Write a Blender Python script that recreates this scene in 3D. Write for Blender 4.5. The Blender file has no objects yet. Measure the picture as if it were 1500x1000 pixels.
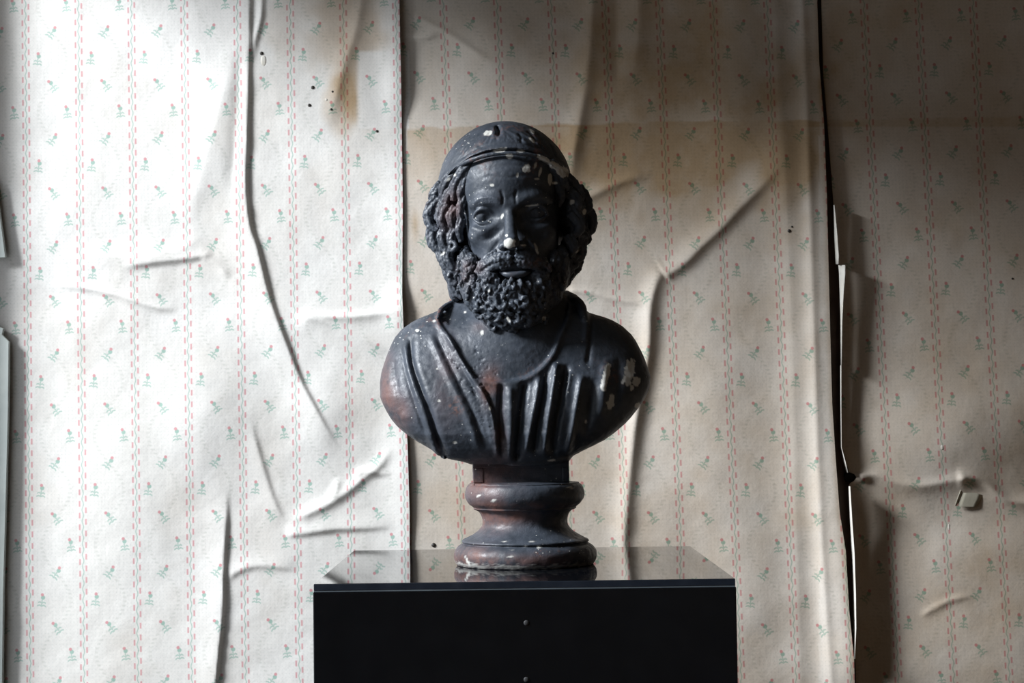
import bpy, bmesh, math, random
import numpy as np
from mathutils import Vector, Matrix

# ------------------------------------------------------------------ camera, sky, lamps, exposure
SC = bpy.context.scene
COL = SC.collection
FPX = 2565.0                      # focal length in pixels of the 1500 px wide frame
ZC = 1.1425                       # camera height
PITCH = math.atan(112.0 / FPX)
ROLL = 0.013
DC = 2.318                        # distance of the bust's axis
DW = 2.80                         # distance of the back wall
S = FPX / DC                      # pixels per metre at the bust
SW = FPX / DW                     # pixels per metre at the wall

fwd = Vector((0, math.cos(PITCH), math.sin(PITCH)))
r0 = Vector((1, 0, 0)); u0 = r0.cross(fwd)
rgt = (r0 * math.cos(ROLL) - u0 * math.sin(ROLL)).normalized()
upv = rgt.cross(fwd).normalized()
cam = bpy.data.cameras.new('camera')
cam.lens = FPX / 1500 * 36; cam.sensor_width = 36; cam.clip_start = 0.05
cam_o = bpy.data.objects.new('camera', cam)
M = Matrix((rgt, upv, -fwd)).transposed().to_4x4(); M.translation = Vector((0, 0, ZC))
cam_o.matrix_world = M
COL.objects.link(cam_o); SC.camera = cam_o
FW, RT, UP = np.array(fwd), np.array(rgt), np.array(upv)

SC.view_settings.view_transform = 'Standard'
SC.view_settings.look = 'None'
SC.view_settings.exposure = 0.0
SC.view_settings.gamma = 1.0
SC.view_settings.use_curve_mapping = False
SC.cycles.use_denoising = True
SC.cycles.max_bounces = 8
SC.cycles.diffuse_bounces = 4
SC.cycles.glossy_bounces = 4
SC.cycles.caustics_reflective = False
SC.cycles.sample_clamp_indirect = 6

def unproj(px, py, D):
    px = np.asarray(px, float); py = np.asarray(py, float); D = np.asarray(D, float)
    px, py, D = np.broadcast_arrays(px, py, D)
    d = FW * FPX + RT * (px[..., None] - 750) + UP * (500 - py[..., None])
    return d * (D / d[..., 1])[..., None] + np.array((0, 0, ZC))

def proj(P):
    q = P - np.array((0, 0, ZC))
    z = q @ FW
    return 750 + FPX * (q @ RT) / z, 500 - FPX * (q @ UP) / z

XL = float(unproj(-62, 500, DW)[0])          # left wall
XR = 2.62
ZTOP = 2.62
Y_BACK = DW + 0.012                          # plaster face behind the paper
YB = -1.6                                    # wall behind the camera
WIN = dict(y1=DW - 0.062, y0=0.55, z0=0.45, z1=2.10)

world = bpy.data.worlds.new('overcast_sky'); SC.world = world
world.use_nodes = True
wn = world.node_tree.nodes; wl = world.node_tree.links
bg = wn['Background']; bg.inputs[0].default_value = (0.86, 0.92, 1.0, 1); bg.inputs[1].default_value = 0.75

def area(name, loc, direction, sx, sy, power, color, portal=False):
    L = bpy.data.lights.new(name, 'AREA'); L.shape = 'RECTANGLE'; L.size = sx; L.size_y = sy
    L.energy = power; L.color = color
    o = bpy.data.objects.new(name, L)
    o.location = loc
    o.rotation_euler = Vector(direction).to_track_quat('-Z', 'Z').to_euler()
    COL.objects.link(o)
    if portal: L.cycles.is_portal = True
    return o

TH, AL = math.radians(22), math.radians(29)
sun_dir = Vector((math.cos(TH) * math.cos(AL), math.sin(TH) * math.cos(AL), -math.sin(AL)))
aim = Vector((XL + 0.8, DW - 0.25, 1.15))
area('bright_sky_patch', aim - sun_dir * 5.5, sun_dir, 1.3, 1.3, 730, (0.905, 0.95, 1.0))
area('window_portal', (XL - 0.15, (WIN['y0'] + WIN['y1']) / 2, (WIN['z0'] + WIN['z1']) / 2), (1, 0, 0),
     WIN['z1'] - WIN['z0'], WIN['y1'] - WIN['y0'], 1, (1, 1, 1), portal=True)

# ------------------------------------------------------------------ helpers
def link(o, parent=None):
    COL.objects.link(o)
    if parent is not None: o.parent = parent
    return o

def tag(o, label=None, cat=None, group=None, kind=None):
    if label: o['label'] = label
    if cat: o['category'] = cat
    if group: o['group'] = group
    if kind: o['kind'] = kind
    return o

def empty(name, loc):
    o = bpy.data.objects.new(name, None); o.location = loc; o.empty_display_size = 0.05
    COL.objects.link(o); return o

def mesh_np(name, V, F, mat, parent=None, smooth=True, attrs=None, uv=None, origin=None):
    """V world coordinates (n,3), F (m,4) or (m,3)"""
    V = np.asarray(V, float); F = np.asarray(F, np.int32)
    off = np.array(origin if origin is not None else (0, 0, 0), float)
    me = bpy.data.meshes.new(name)
    k = F.shape[1]
    me.vertices.add(len(V)); me.vertices.foreach_set('co', (V - off).astype(np.float32).ravel())
    me.loops.add(F.size); me.loops.foreach_set('vertex_index', F.ravel())
    me.polygons.add(len(F))
    me.polygons.foreach_set('loop_start', np.arange(0, F.size, k, dtype=np.int32))
    me.polygons.foreach_set('loop_total', np.full(len(F), k, np.int32))
    me.update(calc_edges=True)
    if smooth: me.polygons.foreach_set('use_smooth', np.ones(len(F), bool))
    if attrs:
        for n, a in attrs.items():
            at = me.attributes.new(n, 'FLOAT', 'POINT'); at.data.foreach_set('value', a.astype(np.float32))
    if uv is not None:
        l = me.uv_layers.new(name='paper')
        l.data.foreach_set('uv', uv[F.ravel()].astype(np.float32).ravel())
    me.materials.append(mat)
    me.validate()
    o = bpy.data.objects.new(name, me)
    link(o, parent)
    if parent is None: o.location = off
    else: o.location = off - np.array(parent.location)
    return o

def boxes(name, items, mat, parent=None, bevel=0.0, seg=2):
    """items: list of (x0,x1,y0,y1,z0,z1), joined into one mesh whose origin is the centre of the first"""
    bm = bmesh.new()
    for (x0, x1, y0, y1, z0, z1) in items:
        r = bmesh.ops.create_cube(bm, size=1)
        bmesh.ops.scale(bm, vec=(x1 - x0, y1 - y0, z1 - z0), verts=r['verts'])
        bmesh.ops.translate(bm, vec=((x0 + x1) / 2, (y0 + y1) / 2, (z0 + z1) / 2), verts=r['verts'])
    if bevel: bmesh.ops.bevel(bm, geom=bm.edges[:] , offset=bevel, segments=seg, affect='EDGES', profile=0.5)
    x0, x1, y0, y1, z0, z1 = items[0]
    c = Vector(((x0 + x1) / 2, (y0 + y1) / 2, (z0 + z1) / 2))
    bmesh.ops.translate(bm, vec=-c, verts=bm.verts)
    me = bpy.data.meshes.new(name); bm.to_mesh(me); bm.free()
    if bevel:
        for p in me.polygons: p.use_smooth = p.area < (bevel * 3) ** 2 * 0.01
    me.materials.append(mat)
    o = link(bpy.data.objects.new(name, me), parent)
    o.location = c - (parent.location if parent else Vector((0, 0, 0)))
    return o

def vnoise(P, scale, seed=0):
    """value noise -1..1 at points P (n,k)"""
    rng = np.random.RandomState(seed); N = 64
    k = P.shape[-1]
    tab = rng.rand(*([N] * k)).astype(np.float32) * 2 - 1
    q = P / scale + 1000.37
    i = np.floor(q).astype(int); f = q - i; f = f * f * (3 - 2 * f)
    out = 0
    for c in range(2 ** k):
        w = 1; idx = []
        for a in range(k):
            b = (c >> a) & 1
            w = w * (f[..., a] if b else 1 - f[..., a]); idx.append((i[..., a] + b) % N)
        out = out + w * tab[tuple(idx)]
    return out

def sstep(a, b, x):
    t = np.clip((x - a) / (b - a), 0, 1); return t * t * (3 - 2 * t)

def polydist(x, y, pts, smooth=True):
    """signed distance (positive on the right of travel down the list, image axes y down) and parameter 0..1 along"""
    pts = np.array(pts, float)
    if smooth and len(pts) > 2: pts = catmull(pts, 5)
    L = np.r_[0, np.cumsum(np.hypot(*np.diff(pts, axis=0).T))]
    best = np.full(np.shape(x), 1e9); par = np.zeros(np.shape(x)); sg = np.ones(np.shape(x)); 
    for k in range(len(pts) - 1):
        ax, ay = pts[k]; bx, by = pts[k + 1]; dx, dy = bx - ax, by - ay; l2 = dx * dx + dy * dy + 1e-9
        t = np.clip(((x - ax) * dx + (y - ay) * dy) / l2, 0, 1)
        ex, ey = x - ax - t * dx, y - ay - t * dy
        d = np.hypot(ex, ey); m = d < best
        best = np.where(m, d, best); par = np.where(m, (L[k] + t * math.sqrt(l2)) / L[-1], par)
        sg = np.where(m, np.where(dy * ex - dx * ey > 0, 1.0, -1.0), sg)
    return best * sg, par

def catmull(p, n):
    p = np.array(p, float)
    q = np.vstack([2 * p[0] - p[1], p, 2 * p[-1] - p[-2]])
    out = []
    for i in range(1, len(q) - 2):
        for t in np.arange(n) / n:
            a, b, c, d = q[i - 1], q[i], q[i + 1], q[i + 2]
            out.append(0.5 * (2 * b + (c - a) * t + (2 * a - 5 * b + 4 * c - d) * t * t + (3 * b - a - 3 * c + d) * t ** 3))
    out.append(p[-1]); return np.array(out)

# ------------------------------------------------------------------ materials
class NT:
    def __init__(self, name):
        self.m = bpy.data.materials.new(name); self.m.use_nodes = True
        self.t = self.m.node_tree; self.n = self.t.nodes; self.l = self.t.links
        self.b = self.n['Principled BSDF']
    def set(self, sock, v):
        if hasattr(v, 'links') or isinstance(v, bpy.types.NodeSocket): self.l.new(v, sock)
        else: sock.default_value = v
    def math(self, op, a, b=None, c=None, clamp=False):
        n = self.n.new('ShaderNodeMath'); n.operation = op; n.use_clamp = clamp
        self.set(n.inputs[0], a)
        if b is not None: self.set(n.inputs[1], b)
        if c is not None: self.set(n.inputs[2], c)
        return n.outputs[0]
    def sm(self, x, a, b, lo=0.0, hi=1.0):
        n = self.n.new('ShaderNodeMapRange'); n.interpolation_type = 'SMOOTHSTEP'
        self.set(n.inputs[0], x); n.inputs[1].default_value = a; n.inputs[2].default_value = b
        n.inputs[3].default_value = lo; n.inputs[4].default_value = hi
        return n.outputs[0]
    def mix(self, f, a, b):
        n = self.n.new('ShaderNodeMix'); n.data_type = 'RGBA'
        self.set(n.inputs[0], f)
        for s, v in ((n.inputs[6], a), (n.inputs[7], b)):
            self.set(s, v if isinstance(v, bpy.types.NodeSocket) else (*v, 1))
        return n.outputs[2]
    def noise(self, scale, detail=3, rough=0.5, vec=None, dist=0.0):
        n = self.n.new('ShaderNodeTexNoise'); n.inputs['Scale'].default_value = scale
        n.inputs['Detail'].default_value = detail; n.inputs['Roughness'].default_value = rough
        n.inputs['Distortion'].default_value = dist
        if vec is not None: self.l.new(vec, n.inputs['Vector'])
        return n.outputs[0]
    def vor(self, scale, vec=None, feature='F1', out='Distance', rnd=1.0):
        n = self.n.new('ShaderNodeTexVoronoi'); n.feature = feature; n.inputs['Scale'].default_value = scale
        n.inputs['Randomness'].default_value = rnd
        if vec is not None: self.l.new(vec, n.inputs['Vector'])
        return n.outputs[out]
    def attr(self, name):
        n = self.n.new('ShaderNodeAttribute'); n.attribute_name = name; return n.outputs['Fac']
    def obj(self):
        return self.n.new('ShaderNodeTexCoord').outputs['Object']
    def bump(self, h, strength, dist=0.001):
        n = self.n.new('ShaderNodeBump'); n.inputs['Strength'].default_value = strength
        n.inputs['Distance'].default_value = dist; self.l.new(h, n.inputs['Height'])
        self.l.new(n.outputs[0], self.b.inputs['Normal']); return n

def wallpaper_mat():
    T = NT('floral_stripe_wallpaper')
    sep = T.n.new('ShaderNodeSeparateXYZ'); uvn = T.n.new('ShaderNodeUVMap'); uvn.uv_map = 'paper'
    T.l.new(uvn.outputs[0], sep.inputs[0]); u, v = sep.outputs[0], sep.outputs[1]
    m = T.math
    su = m('SUBTRACT', u, m('ROUND', u))
    # green wavy line
    wav = m('MULTIPLY', m('SINE', m('MULTIPLY', v, 2 * math.pi * 40 / 16.5)), 0.013)
    line = T.sm(m('ABSOLUTE', m('SUBTRACT', su, wav)), 0.002, 0.018, 1, 0)
    # red dashes
    dash = None
    for side, ph in ((-0.058, 0.0), (0.058, 0.45)):
        fv = m('FRACT', m('ADD', m('MULTIPLY', v, 40 / 17.0), ph))
        a = T.sm(m('ABSOLUTE', m('SUBTRACT', fv, 0.5)), 0.20, 0.30, 1, 0)
        b = T.sm(m('ABSOLUTE', m('SUBTRACT', su, side)), 0.006, 0.026, 1, 0)
        d = m('MULTIPLY', a, b); dash = d if dash is None else m('MAXIMUM', dash, d)
    # sprigs
    k = m('FLOOR', v); kp = m('MULTIPLY', k, math.pi / 2)
    cx = m('MULTIPLY', m('SINE', kp), -0.27); rot = m('MULTIPLY', m('COSINE', kp), 0.62)
    rot = m('ADD', rot, m('MULTIPLY', m('SINE', kp), 0.12))
    uc = m('SUBTRACT', m('FRACT', u), 0.5)
    lx = m('MULTIPLY', m('SUBTRACT', uc, cx), 79.0)
    lz = m('MULTIPLY', m('SUBTRACT', 0.5, m('FRACT', v)), 40.0)
    c, s = m('COSINE', rot), m('SINE', rot)
    X = m('SUBTRACT', m('MULTIPLY', lx, c), m('MULTIPLY', lz, s))
    Z = m('ADD', m('MULTIPLY', lx, s), m('MULTIPLY', lz, c))
    aX = m('ABSOLUTE', X)
    def circ(x0, z0, r, st=1.0):
        dx = m('MULTIPLY', m('SUBTRACT', X, x0), st); dz = m('SUBTRACT', Z, z0)
        return T.sm(m('SQRT', m('ADD', m('MULTIPLY', dx, dx), m('MULTIPLY', dz, dz))), r - 0.8, r + 0.8, 1, 0)
    bud = circ(-0.6, 8.6, 2.3); head = circ(0.8, 4.6, 3.1)
    stem = m('MULTIPLY', T.sm(aX, 0.4, 1.3, 1, 0), T.sm(m('ABSOLUTE', m('ADD', Z, 2.0)), 6.0, 7.5, 1, 0))
    leaf = stem
    for z0, ln in ((-2.0, 6.0), (-6.5, 6.8)):
        dz = m('ABSOLUTE', m('SUBTRACT', m('SUBTRACT', Z, z0), m('MULTIPLY', m('ABSOLUTE', m('SUBTRACT', aX, 3.0)), -0.45)))
        a = m('MULTIPLY', T.sm(dz, 0.6, 1.7, 1, 0), T.sm(aX, ln - 1, ln + 0.8, 1, 0))
        leaf = m('MAXIMUM', leaf, a)
    green = m('MAXIMUM', m('MAXIMUM', m('MULTIPLY', leaf, 0.75), head), m('MULTIPLY', line, 0.8))
    red = m('MAXIMUM', m('MULTIPLY', bud, 0.95), m('MULTIPLY', dash, 0.85))
    # faint trailing vine
    vr = m('SUBTRACT', v, 0.5)
    vx = m('MULTIPLY', m('SINE', m('MULTIPLY', vr, math.pi / 2)), 0.27)
    vine = T.sm(m('ABSOLUTE', m('SUBTRACT', uc, vx)), 0.014, 0.050, 1, 0)
    bead = T.sm(m('SINE', m('MULTIPLY', v, 2 * math.pi * 6.5)), -0.5, 0.8)
    vine = m('MULTIPLY', m('MULTIPLY', vine, bead), 0.26)
    # fine dotted ground
    dots = m('MULTIPLY', T.sm(m('SINE', m('MULTIPLY', u, 2 * math.pi * 15)), 0.2, 1.0), T.sm(m('SINE', m('MULTIPLY', v, 2 * math.pi * 7.5)), 0.2, 1.0))
    dots = m('MULTIPLY', dots, 0.16)
    ob = T.obj()
    n1 = T.noise(3.0, 5, 0.6, ob); n2 = T.noise(260, 2, 0.5, ob); n3 = T.noise(14, 6, 0.65, ob)
    base = T.mix(T.sm(n1, 0.35, 0.65), (0.81, 0.79, 0.755), (0.77, 0.745, 0.70))
    base = T.mix(m('MULTIPLY', T.sm(n2, 0.35, 0.7), 0.13), base, (0.45, 0.44, 0.40))
    base = T.mix(vine, base, (0.42, 0.44, 0.38))
    base = T.mix(dots, base, (0.34, 0.42, 0.38))
    base = T.mix(m('MULTIPLY', green, 0.78), base, (0.24, 0.44, 0.36))
    base = T.mix(m('MULTIPLY', red, 0.95), base, (0.64, 0.28, 0.30))
    st = m('MULTIPLY', T.attr('stain_shade'), m('ADD', 0.65, m('MULTIPLY', n3, 0.7)), clamp=True)
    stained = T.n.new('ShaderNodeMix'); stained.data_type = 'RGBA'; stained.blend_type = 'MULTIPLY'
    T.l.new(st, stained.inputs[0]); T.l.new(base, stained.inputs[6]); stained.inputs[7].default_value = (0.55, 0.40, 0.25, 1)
    col = T.mix(T.attr('pale'), stained.outputs[2], (0.80, 0.79, 0.76))
    col = T.mix(T.attr('mark'), col, (0.05, 0.045, 0.04))
    T.l.new(col, T.b.inputs['Base Color']); T.b.inputs['Roughness'].default_value = 0.62
    T.b.inputs['Specular IOR Level'].default_value = 0.35
    w = T.noise(22, 4, 0.55, ob)
    h = m('ADD', m('MULTIPLY', n2, 0.06), w)
    T.bump(h, 0.35, 0.004)
    return T.m

def bust_mat():
    T = NT('flaking_black_paint')
    m = T.math; ob = T.obj()
    n1 = T.noise(28, 6, 0.65, ob); n2 = T.noise(160, 4, 0.6, ob); n3 = T.noise(9, 4, 0.6, ob, 0.6)
    base = T.mix(T.sm(n1, 0.3, 0.7), (0.030, 0.038, 0.050), (0.062, 0.073, 0.093))
    red = m('MULTIPLY', T.attr('rust'), T.sm(n1, 0.30, 0.62))
    red = m('MAXIMUM', red, m('MULTIPLY', T.sm(n3, 0.56, 0.72), T.sm(n2, 0.46, 0.60)))
    base = T.mix(m('MULTIPLY', red, 0.8), base, (0.17, 0.082, 0.064))
    spk = T.vor(150, ob); pick = T.noise(21, 2, 0.5, ob)
    speck = m('MULTIPLY', T.sm(spk, 0.10, 0.17, 1, 0), T.sm(pick, 0.54, 0.62))
    chip = m('MAXIMUM', T.attr('chip'), m('MULTIPLY', speck, 0.8))
    col = T.mix(chip, base, (0.60, 0.59, 0.55))
    T.l.new(col, T.b.inputs['Base Color'])
    T.l.new(T.sm(n2, 0.3, 0.7, 0.40, 0.60), T.b.inputs['Roughness'])
    T.b.inputs['Specular IOR Level'].default_value = 0.45
    pit = T.sm(T.vor(330, ob), 0.0, 0.5)
    pit = m('MULTIPLY', pit, T.sm(n1, 0.45, 0.7))
    h = m('ADD', m('ADD', n2, m('MULTIPLY', pit, 0.35)), m('MULTIPLY', chip, -0.35))
    T.bump(h, 0.35, 0.0014)
    return T.m

def gloss_mat(name, col, rough, coat=0.0, dust=0.0):
    T = NT(name); ob = T.obj()
    n = T.noise(30, 5, 0.6, ob)
    T.l.new(T.mix(T.sm(n, 0.3, 0.8), col, tuple(min(1, c * 1.35 + dust) for c in col)), T.b.inputs['Base Color'])
    T.l.new(T.sm(n, 0.3, 0.8, rough, rough * 1.5 + 0.004), T.b.inputs['Roughness'])
    T.b.inputs['Coat Weight'].default_value = coat
    return T.m

def plain_mat(name, a, b, scale=6, rough=0.8, bump=0.2, bscale=40):
    T = NT(name); ob = T.obj()
    T.l.new(T.mix(T.sm(T.noise(scale, 6, 0.6, ob), 0.3, 0.7), a, b), T.b.inputs['Base Color'])
    T.b.inputs['Roughness'].default_value = rough
    T.bump(T.noise(bscale, 5, 0.6, ob), bump, 0.003)
    return T.m

def wood_floor_mat():
    T = NT('dark_floor_boards'); ob = T.obj()
    w = T.n.new('ShaderNodeTexNoise'); mp = T.n.new('ShaderNodeMapping'); mp.inputs['Scale'].default_value = (14, 1.2, 1)
    T.l.new(ob, mp.inputs[0]); T.l.new(mp.outputs[0], w.inputs['Vector']); w.inputs['Scale'].default_value = 3
    w.inputs['Detail'].default_value = 6
    T.l.new(T.mix(T.sm(w.outputs[0], 0.3, 0.7), (0.05, 0.032, 0.02), (0.10, 0.065, 0.04)), T.b.inputs['Base Color'])
    T.b.inputs['Roughness'].default_value = 0.55
    return T.m

PAPER = wallpaper_mat(); BUST = bust_mat()
BLACK = gloss_mat('black_lacquer', (0.0045, 0.005, 0.006), 0.07)
TOPM = gloss_mat('black_glass_top', (0.004, 0.005, 0.007), 0.012)
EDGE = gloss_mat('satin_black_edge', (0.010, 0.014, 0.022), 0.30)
STEEL = gloss_mat('dull_screw_metal', (0.03, 0.03, 0.032), 0.55)
SEAM_GLINT = gloss_mat('seam_glint_grey', (0.09, 0.11, 0.125), 0.4)  # lighter grey carries the front panel's bevel highlight in its colour
PLASTER = plain_mat('dark_stained_plaster', (0.17, 0.12, 0.10), (0.24, 0.18, 0.15), 9, 0.9, 0.6)
ROOM = plain_mat('dim_room_paint', (0.56, 0.42, 0.29), (0.62, 0.48, 0.34), 2, 0.85)
CEIL = plain_mat('old_ceiling_paint', (0.30, 0.28, 0.25), (0.38, 0.36, 0.32), 2, 0.9)
CASING = plain_mat('pale_green_grey_casing_paint', (0.42, 0.46, 0.44), (0.52, 0.56, 0.53), 12, 0.6)
PAPERBACK = plain_mat('bare_paper_backing', (0.72, 0.70, 0.64), (0.62, 0.58, 0.50), 30, 0.85)
FLAPM = plain_mat('torn_ply_paper', (0.47, 0.44, 0.35), (0.40, 0.37, 0.29), 30, 0.85)
NAILM = gloss_mat('dark_nail_metal', (0.04, 0.035, 0.03), 0.4)
HOLE = plain_mat('deep_hole_shade', (0.008, 0.007, 0.006), (0.015, 0.012, 0.01))  # near-black paints the shade inside the torn hole

# ------------------------------------------------------------------ room shell
def st(o): return tag(o, kind='structure')
st(boxes('wall_back', [(XL - 0.14, XR + 0.12, Y_BACK, Y_BACK + 0.15, 0, ZTOP)], PLASTER))
st(boxes('floor', [(XL - 0.14, XR + 0.12, YB - 0.12, Y_BACK, -0.1, 0)], wood_floor_mat()))
st(boxes('ceiling', [(XL - 0.14, XR + 0.12, YB - 0.12, Y_BACK + 0.15, ZTOP, ZTOP + 0.1)], CEIL))
st(boxes('wall_right', [(XR, XR + 0.12, YB, Y_BACK, 0, ZTOP)], ROOM))
st(boxes('wall_front', [(XL - 0.14, XR + 0.12, YB - 0.12, YB, 0, ZTOP)], ROOM))
wx = XL - 0.14
st(boxes('wall_left', [(wx, XL, YB, WIN['y0'], 0, ZTOP), (wx, XL, WIN['y1'], Y_BACK, 0, ZTOP),
                       (wx, XL, WIN['y0'], WIN['y1'], 0, WIN['z0']), (wx, XL, WIN['y0'], WIN['y1'], WIN['z1'], ZTOP)], ROOM))
w1 = st(empty('window_1', (wx + 0.03, (WIN['y0'] + WIN['y1']) / 2, WIN['z0'])))
fr = 0.012
boxes('window_frame', [(wx, wx + 0.03, WIN['y0'], WIN['y1'], WIN['z0'], WIN['z0'] + 0.04),
                       (wx, wx + 0.03, WIN['y0'], WIN['y1'], WIN['z1'] - 0.02, WIN['z1']),
                       (wx, wx + 0.03, WIN['y1'] - fr, WIN['y1'], WIN['z0'], WIN['z1']),
                       (wx, wx + 0.03, WIN['y0'], WIN['y0'] + 0.04, WIN['z0'], WIN['z1'])], CASING, w1)
boxes('window_sill', [(wx, XL + 0.03, WIN['y0'] - 0.03, WIN['y1'], WIN['z0'] - 0.03, WIN['z0'])], CASING, w1, 0.003)
st(boxes('baseboard_back', [(XL, XR, DW - 0.016, Y_BACK, 0, 0.12)], CASING, None, 0.003))
st(boxes('baseboard_right', [(XR - 0.016, XR, YB, DW - 0.02, 0, 0.12)], CASING, None, 0.003))

# ------------------------------------------------------------------ wallpaper lengths on the back wall
FOLD = 0.62
def drape(x, y, pts, h, wl, wr, a0=0.0, a1=0.0):
    """ridge along pts; wl, wr = width to the left and right of it; faded over the first a0 and last a1 of its length"""
    d, t = polydist(x, y, pts)
    if pts[-1][0] - pts[0][0] > abs(pts[-1][1] - pts[0][1]): wl, wr = wr, wl      # wl is always the upper or left side
    w = np.where(d < 0, wl, wr)
    k = np.exp(-(np.abs(d) / w) ** 1.5)
    if a0: k = k * sstep(0, a0, t)
    if a1: k = k * sstep(0, a1, 1 - t)
    hh = h if np.isscalar(h) else np.interp(t, np.linspace(0, 1, len(h)), h)
    return FOLD * hh * k

def blob(x, y, cx, cy, rx, ry):
    return np.exp(-(((x - cx) / rx) ** 2 + ((y - cy) / ry) ** 2))

ED_A = [(-800, 581), (0, 585), (150, 588), (300, 590), (430, 589), (500, 592), (600, 594), (650, 597), (750, 600), (850, 600), (1000, 603), (1800, 606)]
ED_B = [(-800, 1180), (0, 1197), (92, 1200), (180, 1207), (280, 1211), (400, 1214), (482, 1216), (590, 1219), (670, 1224), (750, 1230), (807, 1239), (895, 1244), (965, 1251), (1000, 1252), (1800, 1275)]
ED_C = [(-800, 1190), (0, 1203), (110, 1206), (180, 1212), (300, 1221), (386, 1227), (388, 1231), (440, 1232), (530, 1231), (655, 1231), (672, 1237), (688, 1243),
        (691, 1243), (694, 1251), (699, 1255), (704, 1251), (708, 1244), (716, 1243), (800, 1247), (900, 1252), (970, 1253), (1000, 1254), (1800, 1280)]
def edge(tab, y): return np.interp(y, [a for a, _ in tab], [b for _, b in tab])

def relief_a(x, y):
    h = 1.6 * vnoise(np.stack([x, y], -1), 120, 3) + 0.45 * vnoise(np.stack([x, y], -1), 30, 4)
    h += drape(x, y, [(369, -80), (366, 0), (364, 110), (362, 200), (360, 270), (366, 330), (377, 365), (396, 440), (420, 505), (440, 556), (462, 598), (488, 644), (506, 668)],
               [6, 6, 7, 9, 9.5, 9, 8, 6.5, 4], 34, 3.2, 0, 0.12)
    h -= drape(x, y, [(352, 60), (348, 140), (343, 220), (338, 290)], 4, 10, 12, 0.2, 0.2)
    h += drape(x, y, [(384, -40), (383, 20), (374, 60), (371, 90)], 5, 7, 3.5, 0, 0.3)
    h += drape(x, y, [(345, 60), (318, 170), (298, 245), (276, 320), (262, 352)], 8, 42, 30, 0.3, 0.3)
    h += drape(x, y, [(112, 366), (190, 378), (232, 372), (275, 360), (300, 340)], 4.5, 12, 12, 0.3, 0.2)
    h += drape(x, y, [(170, 392), (224, 384), (276, 378), (316, 370)], [2, 6, 6.5, 5], 12, 4.5, 0.2, 0.15)
    h += drape(x, y, [(292, 376), (318, 388), (338, 410)], 3.5, 9, 5, 0.2, 0.3)
    h += drape(x, y, [(60, 418), (112, 420), (160, 429), (196, 440), (228, 450), (262, 454)], 5, 6, 5, 0.3, 0.15)
    h += drape(x, y, [(364, 608), (384, 680), (402, 735), (420, 768)], 4, 22, 4, 0.3, 0.2)
    h += drape(x, y, [(334, 700), (331, 768), (328, 824), (326, 900), (320, 960), (312, 1060), (300, 1300)], [3, 8, 10, 10, 9, 8, 5], 30, 3.2, 0.12, 0)
    h += drape(x, y, [(414, 784), (438, 782), (488, 775), (540, 773), (588, 770)], [5, 7, 6, 3], 18, 4, 0.1, 0.2)
    h += drape(x, y, [(425, 762), (456, 750), (488, 734), (516, 714), (532, 700), (556, 682), (578, 650)], 7, 9, 7, 0.15, 0.15)
    h += drape(x, y, [(484, 732), (494, 712), (490, 700)], 4, 6, 5, 0.2, 0.3)
    h += drape(x, y, [(518, 702), (532, 690), (560, 694), (580, 690)], 4, 5, 4, 0.2, 0.3)
    h += drape(x, y, [(332, 852), (346, 838), (380, 828), (440, 834)], 5, 16, 5, 0.15, 0.3)
    h += drape(x, y, [(428, 461), (460, 467), (492, 478), (526, 494), (580, 520)], 7, 5, 15, 0.15, 0.0) * 0.9
    h += drape(x, y, [(436, 459), (480, 464), (530, 462), (588, 455)], 7, 6, 8, 0.15, 0)
    h += drape(x, y, [(536, -40), (522, 40), (506, 90), (492, 140), (478, 195)], 5, 14, 10, 0, 0.3)
    h += drape(x, y, [(560, -40), (562, 60), (560, 120)], 2.5, 9, 9, 0, 0.3)
    h += 8 * blob(x, y, 300, 620, 60, 90) + 6 * blob(x, y, 190, 730, 90, 160) - 4 * blob(x, y, 250, 470, 90, 50) + 5 * blob(x, y, 475, 610, 40, 60)
    e = edge(ED_A, y) - x
    lift = 2.5 + 8 * sstep(190, 120, y) + 7 * np.exp(-((y - 450) / 32) ** 2) + 2.5 * np.exp(-((y - 690) / 80) ** 2)
    h = h * sstep(-6, 60, e) + 2.0 * np.exp(-((y - 480) / 40) ** 2)
    h += lift * np.exp(-(e / 26) ** 2)
    h += 2 * np.exp(-((x + 62) / 30) ** 2)
    return h + 2.2

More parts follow.
